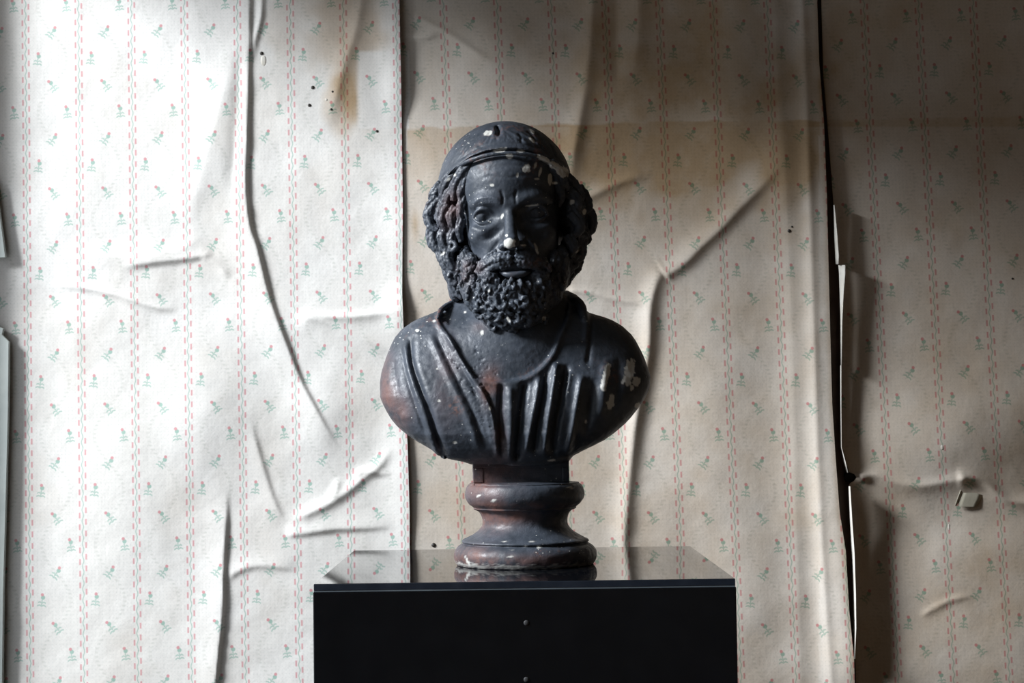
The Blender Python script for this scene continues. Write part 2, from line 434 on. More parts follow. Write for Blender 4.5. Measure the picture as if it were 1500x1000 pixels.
def relief_b(x, y):
    h = 2.2 * vnoise(np.stack([x, y], -1), 130, 13) + 0.5 * vnoise(np.stack([x, y], -1), 34, 14)
    h += drape(x, y, [(1150, 230), (1120, 268), (1084, 304), (1057, 333), (1030, 358), (1003, 385), (984, 398), (972, 406)], 10, 18, 9, 0.3, 0.03)
    h += drape(x, y, [(978, 396), (966, 404), (958, 425), (952, 455), (949, 520), (934, 600), (923, 690), (914, 800), (910, 900)], [8, 15, 15, 14, 12, 11, 10, 6], 15, 11, 0.03, 0.25)
    h += drape(x, y, [(872, -60), (866, 40), (860, 110), (852, 160), (840, 230), (834, 300)], [10, 9, 8, 8, 6], 16, 12, 0, 0.25)
    h -= drape(x, y, [(905, -60), (902, 60), (906, 150)], 7, 14, 14, 0, 0.3)
    h += drape(x, y, [(930, -60), (936, 40), (925, 120)], 6, 14, 14, 0, 0.3)
    h += drape(x, y, [(596, 22), (625, 32), (655, 48), (700, 78), (735, 98)], 4, 6, 8, 0.1, 0.3)
    h += drape(x, y, [(592, 50), (615, 55), (650, 50)], 6, 7, 4, 0, 0.4)
    h += drape(x, y, [(830, 424), (870, 430), (900, 438), (945, 446)], 4, 5, 5, 0.1, 0.2)
    h += drape(x, y, [(846, 300), (880, 280), (925, 262), (960, 258)], 4.5, 10, 7, 0.1, 0.3)
    h += drape(x, y, [(1133, -60), (1140, 100), (1150, 260), (1160, 480), (1166, 760), (1174, 1060)], 7, 26, 20)
    h += drape(x, y, [(1172, -60), (1180, 100), (1186, 280), (1192, 480), (1202, 760), (1222, 1060)], 6, 10, 8)
    h += 10 * blob(x, y, 1085, 60, 50, 170) + 12 * blob(x, y, 750, 240, 120, 120) + 8 * blob(x, y, 720, 60, 60, 60) - 6 * blob(x, y, 1000, 190, 90, 90)
    h += 9 * blob(x, y, 1040, 620, 80, 160) + 7 * blob(x, y, 1100, 860, 60, 160)
    h += 9 * blob(x, y, 1150, 250, 40, 60)
    e = edge(ED_B, y) - x
    lift = np.interp(y, [-800, 0, 300, 500, 700, 850, 1000, 1800], [12, 10, 16, 18, 21, 24, 25, 23])
    h += lift * np.exp(-(e / 46) ** 2)
    h = h * sstep(-12, 50, x - edge(ED_A, y))
    return h + 0.8

def relief_c(x, y):
    h = 2.0 * vnoise(np.stack([x, y], -1), 120, 23) + 0.5 * vnoise(np.stack([x, y], -1), 34, 24)
    h += drape(x, y, [(1256, 702), (1278, 694), (1310, 706), (1345, 712), (1385, 706), (1410, 702)], 7, 9, 12, 0.05, 0)
    h += drape(x, y, [(1400, 702), (1425, 700), (1445, 708), (1468, 728), (1500, 736), (1600, 730)], 8, 10, 9, 0.05, 0)
    h += drape(x, y, [(1345, 905), (1370, 890), (1395, 878), (1430, 872)], 3.5, 5, 5, 0.2, 0.3)
    h += 14 * blob(x, y, 1400, 640, 120, 70) - 8 * blob(x, y, 1380, 760, 100, 50)
    h += drape(x, y, [(1200, 20), (1240, 5), (1290, 0)], 4, 8, 8, 0.1, 0.4)
    e = x - edge(ED_C, y)
    h += (2 + 5 * blob(x, y, 1250, 700, 1e5, 60)) * np.exp(-(e / 20) ** 2)
    return h + 1

def stain_shade_map(x, y, base):
    n = vnoise(np.stack([x, y], -1), 70, 31); n2 = vnoise(np.stack([x, y], -1), 22, 32)
    s = base + 0.10 * n + 0.05 * n2
    def reg(f, a=1.0, soft=0.12): return a * sstep(0.5 - soft, 0.5 + soft, f + 0.10 * n2 + 0.08 * n)
    # brown runs on the left length
    s = s + reg(blob(x, y, 510, 50, 60, 130) * (x < 588), 0.55, 0.3) + 0.35 * blob(x, y, 508, 130, 18, 75)
    s = s + reg(blob(x, y, 500, 150, 34, 60), 0.30, 0.2)
    pane = sstep(520, 528, x) * sstep(72, 78, y) * sstep(192, 186, y)
    s = s * (1 - 0.85 * pane * (x < 600))
    s = s + reg(blob(x, y, 420, 30, 40, 60), 0.25, 0.25)
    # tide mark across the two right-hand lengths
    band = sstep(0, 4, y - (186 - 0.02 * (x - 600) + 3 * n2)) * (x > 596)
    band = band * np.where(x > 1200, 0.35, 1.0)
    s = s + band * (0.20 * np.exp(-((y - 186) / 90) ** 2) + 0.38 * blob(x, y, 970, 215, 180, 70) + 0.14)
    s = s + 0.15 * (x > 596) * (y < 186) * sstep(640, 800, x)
    s = s + reg(blob(x, y, 1000, 100, 190, 170), 0.38, 0.4)  # browned paper, deepened to paint in the diagonal shade at upper right
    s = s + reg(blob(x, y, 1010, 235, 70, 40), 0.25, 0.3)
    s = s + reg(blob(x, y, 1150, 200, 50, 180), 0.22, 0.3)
    s = s + 0.25 * np.exp(-((x - edge(ED_B, y)) / 5) ** 2)
    s = s + 0.35 * blob(x, y, 608, 330, 5, 22)
    return np.clip(s, 0, 1)

def uvfit(pu, pv):
    def fit(ps):
        P = unproj([p[0] for p in ps], [p[1] for p in ps], DW)
        A = np.c_[P[:, 0], P[:, 2], np.ones(len(ps))]
        return np.linalg.lstsq(A, np.array([p[2] for p in ps], float), rcond=None)[0]
    return fit(pu), fit(pv)

def strip(name, xl, xr, relief, cu, base_stain, ny=400, nx=None, material=PAPER, top=-718, bot=1540, step=2.6):
    ys = np.r_[np.linspace(top, -60, 30)[:-1], np.arange(-60, 1062, step), np.linspace(1064, bot, 24)]
    nx = nx or int(max(edge(xr, 500.) - edge(xl, 500.), 50) / step)
    s = np.linspace(0, 1, nx)
    Y, Sg = np.meshgrid(ys, s, indexing='ij')
    L, R = edge(xl, Y), edge(xr, Y)
    X = L + (R - L) * Sg
    H = relief(X, Y)
    P = unproj(X, Y, DW - H / SW)
    P0 = unproj(X, Y, DW)
    V = P.reshape(-1, 3); R0 = P0.reshape(-1, 3)
    V[:, 2] = np.clip(V[:, 2], 0.115, ZTOP - 0.002); V[:, 0] = np.clip(V[:, 0], XL + 0.001, XR - 0.002)
    A = np.c_[R0[:, 0], R0[:, 2], np.ones(len(R0))]
    uv = np.c_[A @ cu[0], A @ cu[1]]
    idx = np.arange(len(ys) * nx).reshape(len(ys), nx)
    F = np.stack([idx[:-1, :-1], idx[1:, :-1], idx[1:, 1:], idx[:-1, 1:]], -1).reshape(-1, 4)
    x, y = X.ravel(), Y.ravel()
    stn = stain_shade_map(x, y, base_stain)
    z = np.zeros(len(x))
    c = V.mean(0); c[1] = DW
    return mesh_np(name, V, F, material, attrs=dict(stain_shade=stn, pale=z, mark=z), uv=uv, origin=c)

CUA = uvfit([(114, 0, 1), (118, 500, 1), (125, 950, 1), (580, 430, 7), (590, 650, 7), (427, 40, 5), (506, 60, 6), (516, 640, 6), (38, 500, 0), (198, 500, 2), (276, 480, 3)],
            [(158, 360, 0.5), (162, 680, 8.5), (136, 400, 1.5), (180, 480, 3.5), (558, 355, 0.5), (465, 505, 4.5), (477, 675, 8.5), (77, 43, -7.5), (300, 50, -7.5)])
CUB = uvfit([(651, 20, 0), (731, 20, 1), (810.5, 20, 2), (965, 60, 4), (1044.5, 60, 5), (1124, 60, 6), (985, 520, 4), (1066, 520, 5), (1147, 520, 6), (672, 760, 0), (1153.5, 650, 6), (1164, 900, 6)],
            [(1021, 434.6, 2.5), (1027, 515.6, 4.5), (1027, 596.8, 6.5), (1019, 356, 0.5), (693, 50, -7.5 + 0.4), (1008, 37, -7.5)])
CUC = uvfit([(1268, 50, 0), (1346, 50, 1), (1428, 50, 2), (1288, 450, 0), (1369, 450, 1), (1450, 450, 2), (1309, 850, 0), (1390, 850, 1), (1470, 850, 2)],
            [(1326, 384, 0.5), (1305, 426, 1.5), (1326, 466, 2.5), (1354, 504, 3.5), (1334, 546, 4.5), (1312, 585, 5.5), (1335, 628, 6.5), (1362, 667, 7.5)])
ED_L = [(-800, -60), (1800, -60)]
pa = strip('wallpaper_strip', ED_L, ED_A, relief_a, CUA, 0.0)
tag(pa, 'loose creased length of striped floral wallpaper by the window, brightest of the three', 'wallpaper')
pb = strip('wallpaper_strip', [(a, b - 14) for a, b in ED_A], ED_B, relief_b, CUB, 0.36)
tag(pb, 'middle length of striped floral wallpaper behind the bust, its right edge hanging loose', 'wallpaper')
ED_R = [(-800, 1830), (1800, 1900)]
pc = strip('wallpaper_strip', ED_C, ED_R, relief_c, CUC, 0.52)
tag(pc, 'dim browned wallpaper length at the right with torn left edge and small flap', 'wallpaper')
fl = lambda x, y: 2 + 1.0 * vnoise(np.stack([x, y], -1), 150, 41)
for k in range(2):
    a = [(t, v + 636 * k + 3) for t, v in ED_R]; b = [(t, v + 636 * (k + 1)) for t, v in ED_R]
    o = strip('wallpaper_strip', a, b, lambda x, y, q=k: fl(x, y) - 2.5 * q, CUC, 0.45, nx=60, step=12)
    tag(o, ['browned wallpaper length right of the torn one, outside the picture', 'last wallpaper length, in the corner with the right wall'][k], 'wallpaper')

def sheet(name, rows, mat, parent, h0, h1, n=4):
    """small piece of paper: rows of (y, x0, x1), curling from h0 px off the wall at x0 to h1 at x1; has real thickness"""
    V = []
    for (y, x0, x1) in rows:
        for i in range(n + 1):
            t = i / n; V.append(unproj(x0 + (x1 - x0) * t, y, DW - (h1 + (h0 - h1) * math.cos(t * math.pi / 2)) / SW))
    V = np.array(V); m = n + 1; idx = np.arange(len(V)).reshape(len(rows), m)
    F = np.stack([idx[:-1, :-1], idx[1:, :-1], idx[1:, 1:], idx[:-1, 1:]], -1).reshape(-1, 4)
    o = mesh_np(name, V, F, mat, parent, smooth=True, origin=V.mean(0))
    md = o.modifiers.new('thickness', 'SOLIDIFY'); md.thickness = 0.0006
    return o
# curled back edges of the torn right-hand length, showing bare paper
sheet('curled_edge', [(300, 1221, 1222), (340, 1222, 1226), (375, 1223.5, 1228.5), (387, 1224, 1228)], PAPERBACK, pc, 13, 20)
sheet('curled_edge', [(388, 1228, 1238), (400, 1229, 1238), (430, 1230, 1235.5), (470, 1231, 1233.5), (535, 1231.5, 1232.5)], PAPERBACK, pc, 14, 24)
sheet('curled_edge', [(535, 1230.5, 1232), (600, 1231, 1232), (655, 1231, 1232.5), (675, 1235, 1238), (692, 1240, 1242)], PAPERBACK, pc, 13, 20)
sheet('curled_edge', [(712, 1243, 1245), (760, 1245, 1248), (810, 1247.5, 1251.5), (870, 1249, 1253.5), (920, 1250, 1254), (965, 1251, 1252)], PAPERBACK, pc, 18, 31)
def hgt(rel, px, py): return float(rel(np.array([float(px)]), np.array([float(py)]))[0])
hf = hgt(relief_c, 1422, 725)
sheet('torn_flap', [(704, 1417, 1425), (712, 1413, 1438), (724, 1408, 1440), (733, 1405, 1436), (741, 1403, 1432), (743, 1412, 1428)], FLAPM, pc, hf + 1.2, hf + 0.4)
sheet('torn_flap', [(706, 1411, 1414), (722, 1405, 1410), (736, 1400, 1404), (741, 1399, 1401)], FLAPM, pc, hf + 3, hf + 1)

def disc(name, px, py, rpx, h, mat, parent, dome=0.5, sq=1.0):
    bm = bmesh.new(); bmesh.ops.create_uvsphere(bm, u_segments=12, v_segments=8, radius=1)
    bmesh.ops.scale(bm, vec=(rpx / SW, rpx * dome / SW, rpx * sq / SW), verts=bm.verts)
    me = bpy.data.meshes.new(name); bm.to_mesh(me); bm.free(); me.materials.append(mat)
    for p in me.polygons: p.use_smooth = True
    o = link(bpy.data.objects.new(name, me), parent)
    o.location = Vector(unproj(px, py, DW - h / SW)) - parent.location
    return o
def hgt(rel, px, py): return float(rel(np.array([float(px)]), np.array([float(py)]))[0])
for (px, py, r) in ((458, 128, 2.6), (453, 154, 2.4), (487, 134, 1.6), (485, 160, 1.8), (383, 78, 2.6), (552, 192, 2.0)):
    disc('nail', px, py, r, hgt(relief_a, px, py) + 0.3, NAILM, pa)
for (px, py, r) in ((1156, 338, 2.6), (635, 798, 3.2), (810, 78, 1.6), (1160, 332, 1.4)):
    disc('nail', px, py, r, hgt(relief_b, px, py) + 0.3, NAILM, pb)
disc('nail', 1483, 408, 1.6, hgt(relief_c, 1483, 408) + 0.3, NAILM, pc)
disc('plaster_fleck', 386, 89, 4.0, hgt(relief_a, 386, 89) + 0.1, PAPERBACK, pa, 0.12, 2.0)
disc('plaster_fleck', 478, 146, 2.0, hgt(relief_a, 478, 146) + 0.2, PAPERBACK, pa, 0.2)
disc('plaster_fleck', 1380, 655, 2.0, hgt(relief_c, 1380, 655) + 0.2, PAPERBACK, pc, 0.2, 1.8)
disc('plaster_fleck', 1390, 772, 1.2, hgt(relief_c, 1390, 772) + 0.2, PAPERBACK, pc, 0.2, 4)
disc('torn_hole', 1244, 698, 8.5, 1.0, HOLE, pc, 0.5, 1.05)

# broken window casing boards at the left edge of the picture
def board(name, pts, D, thick, mat, parent):
    bm = bmesh.new(); f = []; b = []
    for (px, py) in pts:
        p = unproj(px, py, D); f.append(bm.verts.new(p)); b.append(bm.verts.new(p + np.array((0, thick, 0))))
    bm.faces.new(f[::-1]); bm.faces.new(b); n = len(pts)
    for i in range(n): bm.faces.new((f[i], f[(i + 1) % n], b[(i + 1) % n], b[i]))
    bmesh.ops.recalc_face_normals(bm, faces=bm.faces[:])
    c = Vector(unproj(pts[0][0], pts[0][1], D)); bmesh.ops.translate(bm, vec=-c, verts=bm.verts)
    bmesh.ops.bevel(bm, geom=bm.edges[:], offset=0.0006, segments=1, affect='EDGES')
    me = bpy.data.meshes.new(name); bm.to_mesh(me); bm.free(); me.materials.append(mat)
    o = link(bpy.data.objects.new(name, me), parent); o.location = c - parent.location
    return o
board('casing_board', [(-52, 250), (-8, 262), (-2, 300), (8, 377), (-52, 380)], DW - 0.018, 0.008, CASING, w1)
board('casing_board', [(-52, 478), (-8, 476), (5, 481), (3, 490), (13, 500), (12, 600), (9, 720), (5, 860), (2, 1090), (-52, 1100)], DW - 0.018, 0.008, CASING, w1)

# ------------------------------------------------------------------ pedestal
PT = ZC - 0.1925                                     # height of the pedestal top
pl = unproj(459.5, 853, 2.075); pr = unproj(1077, 847, 2.075)
X0, X1 = float(pl[0]), float(pr[0]); Y0, Y1 = 2.075, 2.600
ped = empty('pedestal', ((X0 + X1) / 2, (Y0 + Y1) / 2, 0))
tag(ped, 'glossy black box pedestal with a mirror-like top, carrying the bust', 'pedestal')
TT = 0.0078
boxes('top_panel', [(X0, X1, Y0 + 0.0015, Y1, PT - TT, PT)], TOPM, ped, 0.0005)
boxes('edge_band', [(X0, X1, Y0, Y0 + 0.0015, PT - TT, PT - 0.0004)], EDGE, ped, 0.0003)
boxes('side_panel', [(X0 - 0.001, X0 + 0.017, Y0 + 0.0185, Y1 - 0.002, 0.02, PT - TT - 0.0016)], BLACK, ped, 0.0008)
boxes('side_panel', [(X1 - 0.017, X1 + 0.001, Y0 + 0.0185, Y1 - 0.002, 0.02, PT - TT - 0.0016)], BLACK, ped, 0.0008)
boxes('back_panel', [(X0 + 0.018, X1 - 0.018, Y1 - 0.014, Y1 - 0.002, 0.02, PT - TT - 0.0016)], BLACK, ped)
front = boxes('front_panel', [(X0 - 0.001, X1 + 0.001, Y0, Y0 + 0.018, 0.02, PT - TT - 0.0018)], BLACK, ped, 0.0012, 3)
boxes('joint_glint_strip', [(X0, X1, Y0 + 0.0004, Y1 - 0.004, PT - TT - 0.0018, PT - TT)], SEAM_GLINT, ped)  # added strip, its pale colour paints the glint along the joint
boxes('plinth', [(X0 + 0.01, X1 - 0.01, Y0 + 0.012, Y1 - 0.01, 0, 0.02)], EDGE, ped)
for py in (912, 995):
    bm = bmesh.new(); bmesh.ops.create_uvsphere(bm, u_segments=16, v_segments=8, radius=0.0032)
    bmesh.ops.scale(bm, vec=(1, 0.35, 1), verts=bm.verts)
    me = bpy.data.meshes.new('screw_cap'); bm.to_mesh(me); bm.free(); me.materials.append(STEEL)
    for p in me.polygons: p.use_smooth = True
    o = link(bpy.data.objects.new('screw_cap', me), front); o.location = Vector(unproj(771, py, Y0)) - ped.location - front.location

# ------------------------------------------------------------------ sculpting tools (signed distance fields -> surface nets)
def B(px, py, f):
    """picture position at f pixels in front of the bust axis -> sculpt space (pixel units, y away from the camera)"""
    P = unproj(px, py, DC - f / S)
    return np.array([P[0] * S, -f, (P[2] - ZC) * S])
def toworld(V): return np.c_[V[:, 0] / S, V[:, 1] / S + DC, V[:, 2] / S + ZC]

class Vol:
    def __init__(self, x0, x1, y0, y1, f0, f1, h):
        c = [B(x, y, f) for x in (x0, x1) for y in (y0, y1) for f in (f0, f1)]
        self.lo = np.min(c, 0); hi = np.max(c, 0); self.h = h
        self.n = ((hi - self.lo) / h).astype(int) + 2
        self.ax = [(self.lo[a] + h * np.arange(self.n[a])).astype(np.float32) for a in range(3)]
        self.D = np.full(self.n, 40, np.float32)
    def reg(self, lo, hi):
        sl = []
        for a in range(3):
            i0 = max(0, int((lo[a] - self.lo[a]) / self.h)); i1 = min(self.n[a], int((hi[a] - self.lo[a]) / self.h) + 2)
            if i1 <= i0: return None, None
            sl.append(slice(i0, i1))
        g = np.ix_(self.ax[0][sl[0]], self.ax[1][sl[1]], self.ax[2][sl[2]])
        return tuple(sl), g
    def comb(self, sl, d, k, sub):
        a = self.D[sl]
        if sub: d = -d; a = -a; 
        if sub:
            # smooth max(a_orig, d_neg) = -smin(-a, -(-d))
            b = -d
            if k > 0:
                hh = np.maximum(k - np.abs(a - b), 0) / k; r = np.minimum(a, b) - hh * hh * k / 4
            else: r = np.minimum(a, b)
            # subtract: max(orig, -dorig)
            r = np.maximum(-a, d) if k <= 0 else np.maximum(-a, d) + (np.maximum(k - np.abs(-a - d), 0) / k) ** 2 * k / 4
            self.D[sl] = r
        else:
            if k > 0:
                hh = np.maximum(k - np.abs(a - d), 0) / k; self.D[sl] = np.minimum(a, d) - hh * hh * k / 4
            else: self.D[sl] = np.minimum(a, d)
    def ell(self, c, r, k=0.0, sub=False, yaw=0, tilt=0, local=False):
        """yaw about z, tilt about the view axis (degrees, positive = clockwise in the picture)"""
        c = c if local else B(*c); rx, rf, rz = r; R = max(r) + k + 4
        sl, g = self.reg(c - R, c + R)
        if sl is None: return
        x, y, z = g[0] - c[0], g[1] - c[1], g[2] - c[2]
        if tilt:
            t = math.radians(tilt); x, z = x * math.cos(t) - z * math.sin(t), x * math.sin(t) + z * math.cos(t)
        if yaw:
            t = math.radians(yaw); x, y = x * math.cos(t) - y * math.sin(t), x * math.sin(t) + y * math.cos(t)
        k0 = np.sqrt((x / rx) ** 2 + (y / rf) ** 2 + (z / rz) ** 2)
        k1 = np.sqrt((x / rx ** 2) ** 2 + (y / rf ** 2) ** 2 + (z / rz ** 2) ** 2) + 1e-6
        self.comb(sl, k0 * (k0 - 1) / k1, k, sub)
    def tube(self, pts, radii, k=0.0, sub=False, local=False, n=4):
        P = np.array([p if local else B(*p) for p in pts])
        rr = np.interp(np.linspace(0, 1, len(P)), np.linspace(0, 1, len(np.atleast_1d(radii))), np.atleast_1d(radii))
        if len(P) > 2 and n > 1:
            Q = catmull(np.c_[P, rr], n); P, rr = Q[:, :3], Q[:, 3]
        R = rr.max() + k + 3
        sl, g = self.reg(P.min(0) - R, P.max(0) + R)
        if sl is None: return
        best = None
        for i in range(len(P) - 1):
            a, b = P[i], P[i + 1]; e = b - a; l2 = float(e @ e) + 1e-6
            x, y, z = g[0] - a[0], g[1] - a[1], g[2] - a[2]
            t = np.clip((x * e[0] + y * e[1] + z * e[2]) / l2, 0, 1)
            d = np.sqrt((x - t * e[0]) ** 2 + (y - t * e[1]) ** 2 + (z - t * e[2]) ** 2) - (rr[i] + (rr[i + 1] - rr[i]) * t)
            best = d if best is None else np.minimum(best, d)
        self.comb(sl, best, k, sub)
    def front(self, px, py, f=60):
        """frontmost surface (in f pixels) under a picture position, -999 if none"""
        for _ in range(2):
            q = B(px, py, f)
            i = int(round((q[0] - self.lo[0]) / self.h)); k = int(round((q[2] - self.lo[2]) / self.h))
            if not (0 <= i < self.n[0] and 0 <= k < self.n[2]): return -999
            col = self.D[i, :, k]; w = np.nonzero(col < 0)[0]
            if len(w) == 0: return -999
            f = -float(self.ax[1][w[0]])
        return f
    def relief(self, fn, f, ymax=20):
        """push the camera-facing surface out by fn(px, py) pixels, f = typical depth used to place the map"""
        X, Z = np.meshgrid(self.ax[0], self.ax[2], indexing='ij')
        P = np.stack([X / S, np.full_like(X, DC - f / S), Z / S + ZC], -1)
        px, py = proj(P); m = fn(px, py).astype(np.float32)
        w = sstep(ymax, ymax - 25, self.ax[1]).astype(np.float32)
        self.D -= m[:, None, :] * w[None, :, None]
    def mesh(self):
        D = self.D; s = D < 0
        s[0] = s[-1] = False; s[:, 0] = s[:, -1] = False; s[:, :, 0] = s[:, :, -1] = False
        D = np.where(s, np.minimum(D, -1e-4), np.maximum(D, 1e-4))
        c = np.zeros(np.array(D.shape) - 1, np.uint8)
        for a in (0, 1):
            for b in (0, 1):
                for e in (0, 1):
                    c += s[a:D.shape[0] - 1 + a, b:D.shape[1] - 1 + b, e:D.shape[2] - 1 + e]
        I = np.argwhere((c > 0) & (c < 8)); ids = np.full(c.shape, -1, np.int32); ids[tuple(I.T)] = np.arange(len(I))
        acc = np.zeros((len(I), 3)); cnt = np.zeros(len(I))
        cor = [(a, b, e) for a in (0, 1) for b in (0, 1) for e in (0, 1)]
        val = {q: D[I[:, 0] + q[0], I[:, 1] + q[1], I[:, 2] + q[2]] for q in cor}
        for q in cor:
            for a in range(3):
                if q[a] == 0:
                    r = list(q); r[a] = 1; r = tuple(r); v0, v1 = val[q], val[r]; m = (v0 < 0) != (v1 < 0)
                    t = np.where(m, v0 / np.where(m, v0 - v1, 1), 0)
                    for d in range(3): acc[:, d] += m * (q[d] + (t if d == a else 0))
                    cnt += m
        V = (I + acc / cnt[:, None]) * self.h + self.lo
        faces = []
        for a, (b, e) in ((0, (1, 2)), (1, (2, 0)), (2, (0, 1))):
            n = list(D.shape); lo = [slice(0, n[k]) for k in range(3)]; hi = list(lo)
            lo[a] = slice(0, n[a] - 1); hi[a] = slice(1, n[a])
            A, C = s[tuple(lo)], s[tuple(hi)]; E = np.argwhere(A != C)
            sg = A[tuple(E.T)]
            def cell(ob, oe):
                J = E.copy(); J[:, b] += ob; J[:, e] += oe; return ids[tuple(J.T)]
            q = np.stack([cell(-1, -1), cell(0, -1), cell(0, 0), cell(-1, 0)], -1)
            q[~sg] = q[~sg][:, ::-1]; faces.append(q)
        return V, np.vstack(faces)

def normals(V, F):
    n = np.cross(V[F[:, 2]] - V[F[:, 0]], V[F[:, 3]] - V[F[:, 1]])
    out = np.zeros_like(V)
    for k in range(4):
        for d in range(3): out[:, d] += np.bincount(F[:, k], n[:, d], len(V))
    return out / (np.linalg.norm(out, axis=1)[:, None] + 1e-9)

# bare plaster showing where the paint has flaked: (px, py, rx, ry, tilt)
CHIPS = [(747, 356, 8, 7, 0), (742, 345, 2, 2, 0), (715, 195, 6, 3.5, -20), (732, 220, 11, 3, -12), (763, 221, 6, 2.5, 5), (746, 229, 5, 4, 0),
         (771, 247, 6, 6, 30), (758, 256, 1.6, 3.5, 10), (720, 271, 3, 2, 0), (784, 243, 2, 5, 20), (791, 252, 1.8, 7, 15), (787, 262, 4, 1.6, 0),
         (779, 192, 5, 2, 45), (779, 205, 5, 2, 50), (795, 232, 12, 4, 28), (812, 243, 12, 5, 30), (822, 250, 12, 7, 30), (806, 263, 3.5, 9, 0), (812, 268, 4, 2, 0),
         (779, 301, 9, 1.4, -5), (786, 365, 2, 8, -18), (767, 359, 4, 1.2, 0), (658, 262, 5, 1.8, -45), (666, 256, 2, 2, 0), (649, 371, 5, 1.6, -40),
         (838, 296, 4, 3, -30), (856, 310, 3, 4, 0), (846, 368, 4, 1.5, -35), (736, 316, 1.6, 4.5, 25), (706, 487, 2.5, 4, 0), (797, 467, 3, 3, 0), (745, 468, 2, 5, -30),
         (716, 426, 1.5, 2.5, 25), (922, 545, 7, 20, 8), (932, 558, 6, 7, 0), (926, 568, 3, 4, 0), (888, 549, 5, 18, 14), (884, 566, 4, 6, 0), (895, 588, 6, 12, 12), (934, 594, 4, 5, 0), (913, 558, 2, 4, 20),
         (858, 617, 1.6, 3, 10), (611, 484, 2.4, 1.8, 0), (643, 587, 2, 2, 0), (666, 648, 3, 2, 0), (681, 457, 1.5, 1.5, 0), (718, 598, 1.6, 2.5, 0),
         (808, 674, 5, 1.4, -8), (723, 733, 3, 2, -30), (739, 793, 3, 1, 0), (789, 801, 3.4, 2, 0), (779, 793, 4, 1, 0), (748, 815, 3.4, 1.2, 0), (749, 805, 2, 2, 0), (835, 714, 5, 1.2, 5), (701, 726, 3, 1.5, -30),
         (685, 822, 1.5, 9, -25), (640, 540, 1.3, 1.3, 0), (636, 470, 2, 1.6, 0), (770, 800, 1.4, 1.2, 0)]
RUST = [(722, 560, 14, 22, .9), (712, 575, 10, 20, .8), (733, 640, 8, 40, .8), (566, 570, 12, 50, .9), (585, 605, 16, 26, .8), (680, 400, 12, 18, .6), (700, 392, 10, 10, .4), (655, 310, 12, 30, .5),
        (710, 720, 40, 26, .6), (735, 755, 50, 9, 1.2), (720, 765, 30, 14, 1.0), (760, 741, 80, 6, 0.9), (700, 700, 16, 20, .8), (690, 815, 30, 14, 1.1), (750, 822, 90, 9, .9), (740, 690, 30, 14, .5), (668, 300, 8, 24, .5), (702, 480, 12, 8, .3), (655, 560, 20, 60, .35)]
def paint_attrs(W, N):
    px, py = proj(W); n = vnoise(W * 1000, 3.2, 51); n2 = vnoise(W * 1000, 9, 52)
    chip = np.zeros(len(W)); front = sstep(0.15, -0.15, N[:, 1])
    for (cx, cy, rx, ry, tl) in CHIPS:
        m = (np.abs(px - cx) < 30) & (np.abs(py - cy) < 30)
        t = math.radians(tl); x, y = px[m] - cx, py[m] - cy; a = (x * math.cos(t) + y * math.sin(t)) / rx; b = (-x * math.sin(t) + y * math.cos(t)) / ry
        q = np.sqrt(a * a + b * b) + 0.30 * n[m] + 0.18 * n2[m]
        e = 0.9 / min(rx, ry)
        chip[m] = np.maximum(chip[m], sstep(1 + e * .6, 1 - e * .6, q))
    rust = np.zeros(len(W))
    for (cx, cy, rx, ry, a) in RUST: rust += a * blob(px, py, cx, cy, rx, ry)
    return dict(chip=chip * front, rust=np.clip(rust, 0, 1.2))

BASE = unproj(769, 832, DC); BASE[2] = PT; BASE = BASE - 0
bust = empty('bust', (float(BASE[0]), DC, PT))
tag(bust, 'chipped black painted plaster bust of a bearded man wearing a smooth cap', 'bust')
def sculpt(name, vol, disp=None):
    V, F = vol.mesh(); N = normals(V, F)
    if disp is not None: V = V + N * disp(V, N)[:, None]
    W = toworld(V)
    return mesh_np(name, W, F, BUST, bust, attrs=paint_attrs(W, N), origin=np.array(bust.location))

#--HEAD--
def g2(x, y, cx, cy, rx, ry, tl=0):
    t = math.radians(tl); a = ((x - cx) * math.cos(t) + (y - cy) * math.sin(t)) / rx; b = (-(x - cx) * math.sin(t) + (y - cy) * math.cos(t)) / ry
    return np.exp(-(a * a + b * b))
def stroke(x, y, pts, w, fade=0.2):
    d, t = polydist(x, y, pts); k = np.exp(-(d / w) ** 2)
    return k * sstep(0, fade, t) * sstep(0, fade, 1 - t) if fade else k

face = Vol(640, 862, 200, 520, -112, 150, 1.25)
face.ell((745, 286, -6), (84, 106, 98))
face.ell((746, 265, 22), (70, 76, 60), 20)                      # forehead
face.ell((752, 372, 26), (66, 68, 78), 24)                      # jaw and cheeks
face.ell((754, 430, 52), (36, 38, 34), 20)                      # chin
face.tube([(754, 410, -10), (756, 470, -2), (758, 530, 4)], [62, 58, 66], 14)    # neck
for s_, cx, cy in ((-1, 706, 345), (1, 794, 341)): face.ell((cx, cy, 66), (19, 16, 16), 16)     # cheekbones
face.tube([(690, 300, 72), (706, 293, 86), (724, 293, 92), (738, 299, 93)], [6, 8, 8, 6], 10)   # brows
face.tube([(757, 298, 93), (772, 290, 92), (790, 288, 86), (806, 295, 72)], [6, 8, 8, 6], 10)
for cx, cy, yw in ((709, 314, -1), (785, 309, 1)):               # sockets, eyeballs
    face.ell((cx + 3 * -yw, cy + 1, 100), (21, 17, 11), 9, sub=True)
face.ell((708, 317, 69), (14.5, 15, 12.5), 1.5)
face.ell((785, 312, 69), (14.5, 15, 12.5), 1.5)
for pts in ([(692, 320, 74), (699, 309, 83), (709, 305.5, 86), (719, 309, 84), (727, 318, 78)],
            [(770, 315, 78), (777, 305, 84), (787, 301, 86), (797, 305, 82), (803, 314, 74)]):
    face.tube(pts, [2.0, 3.0, 3.2, 3.0, 2.2], 2.5)
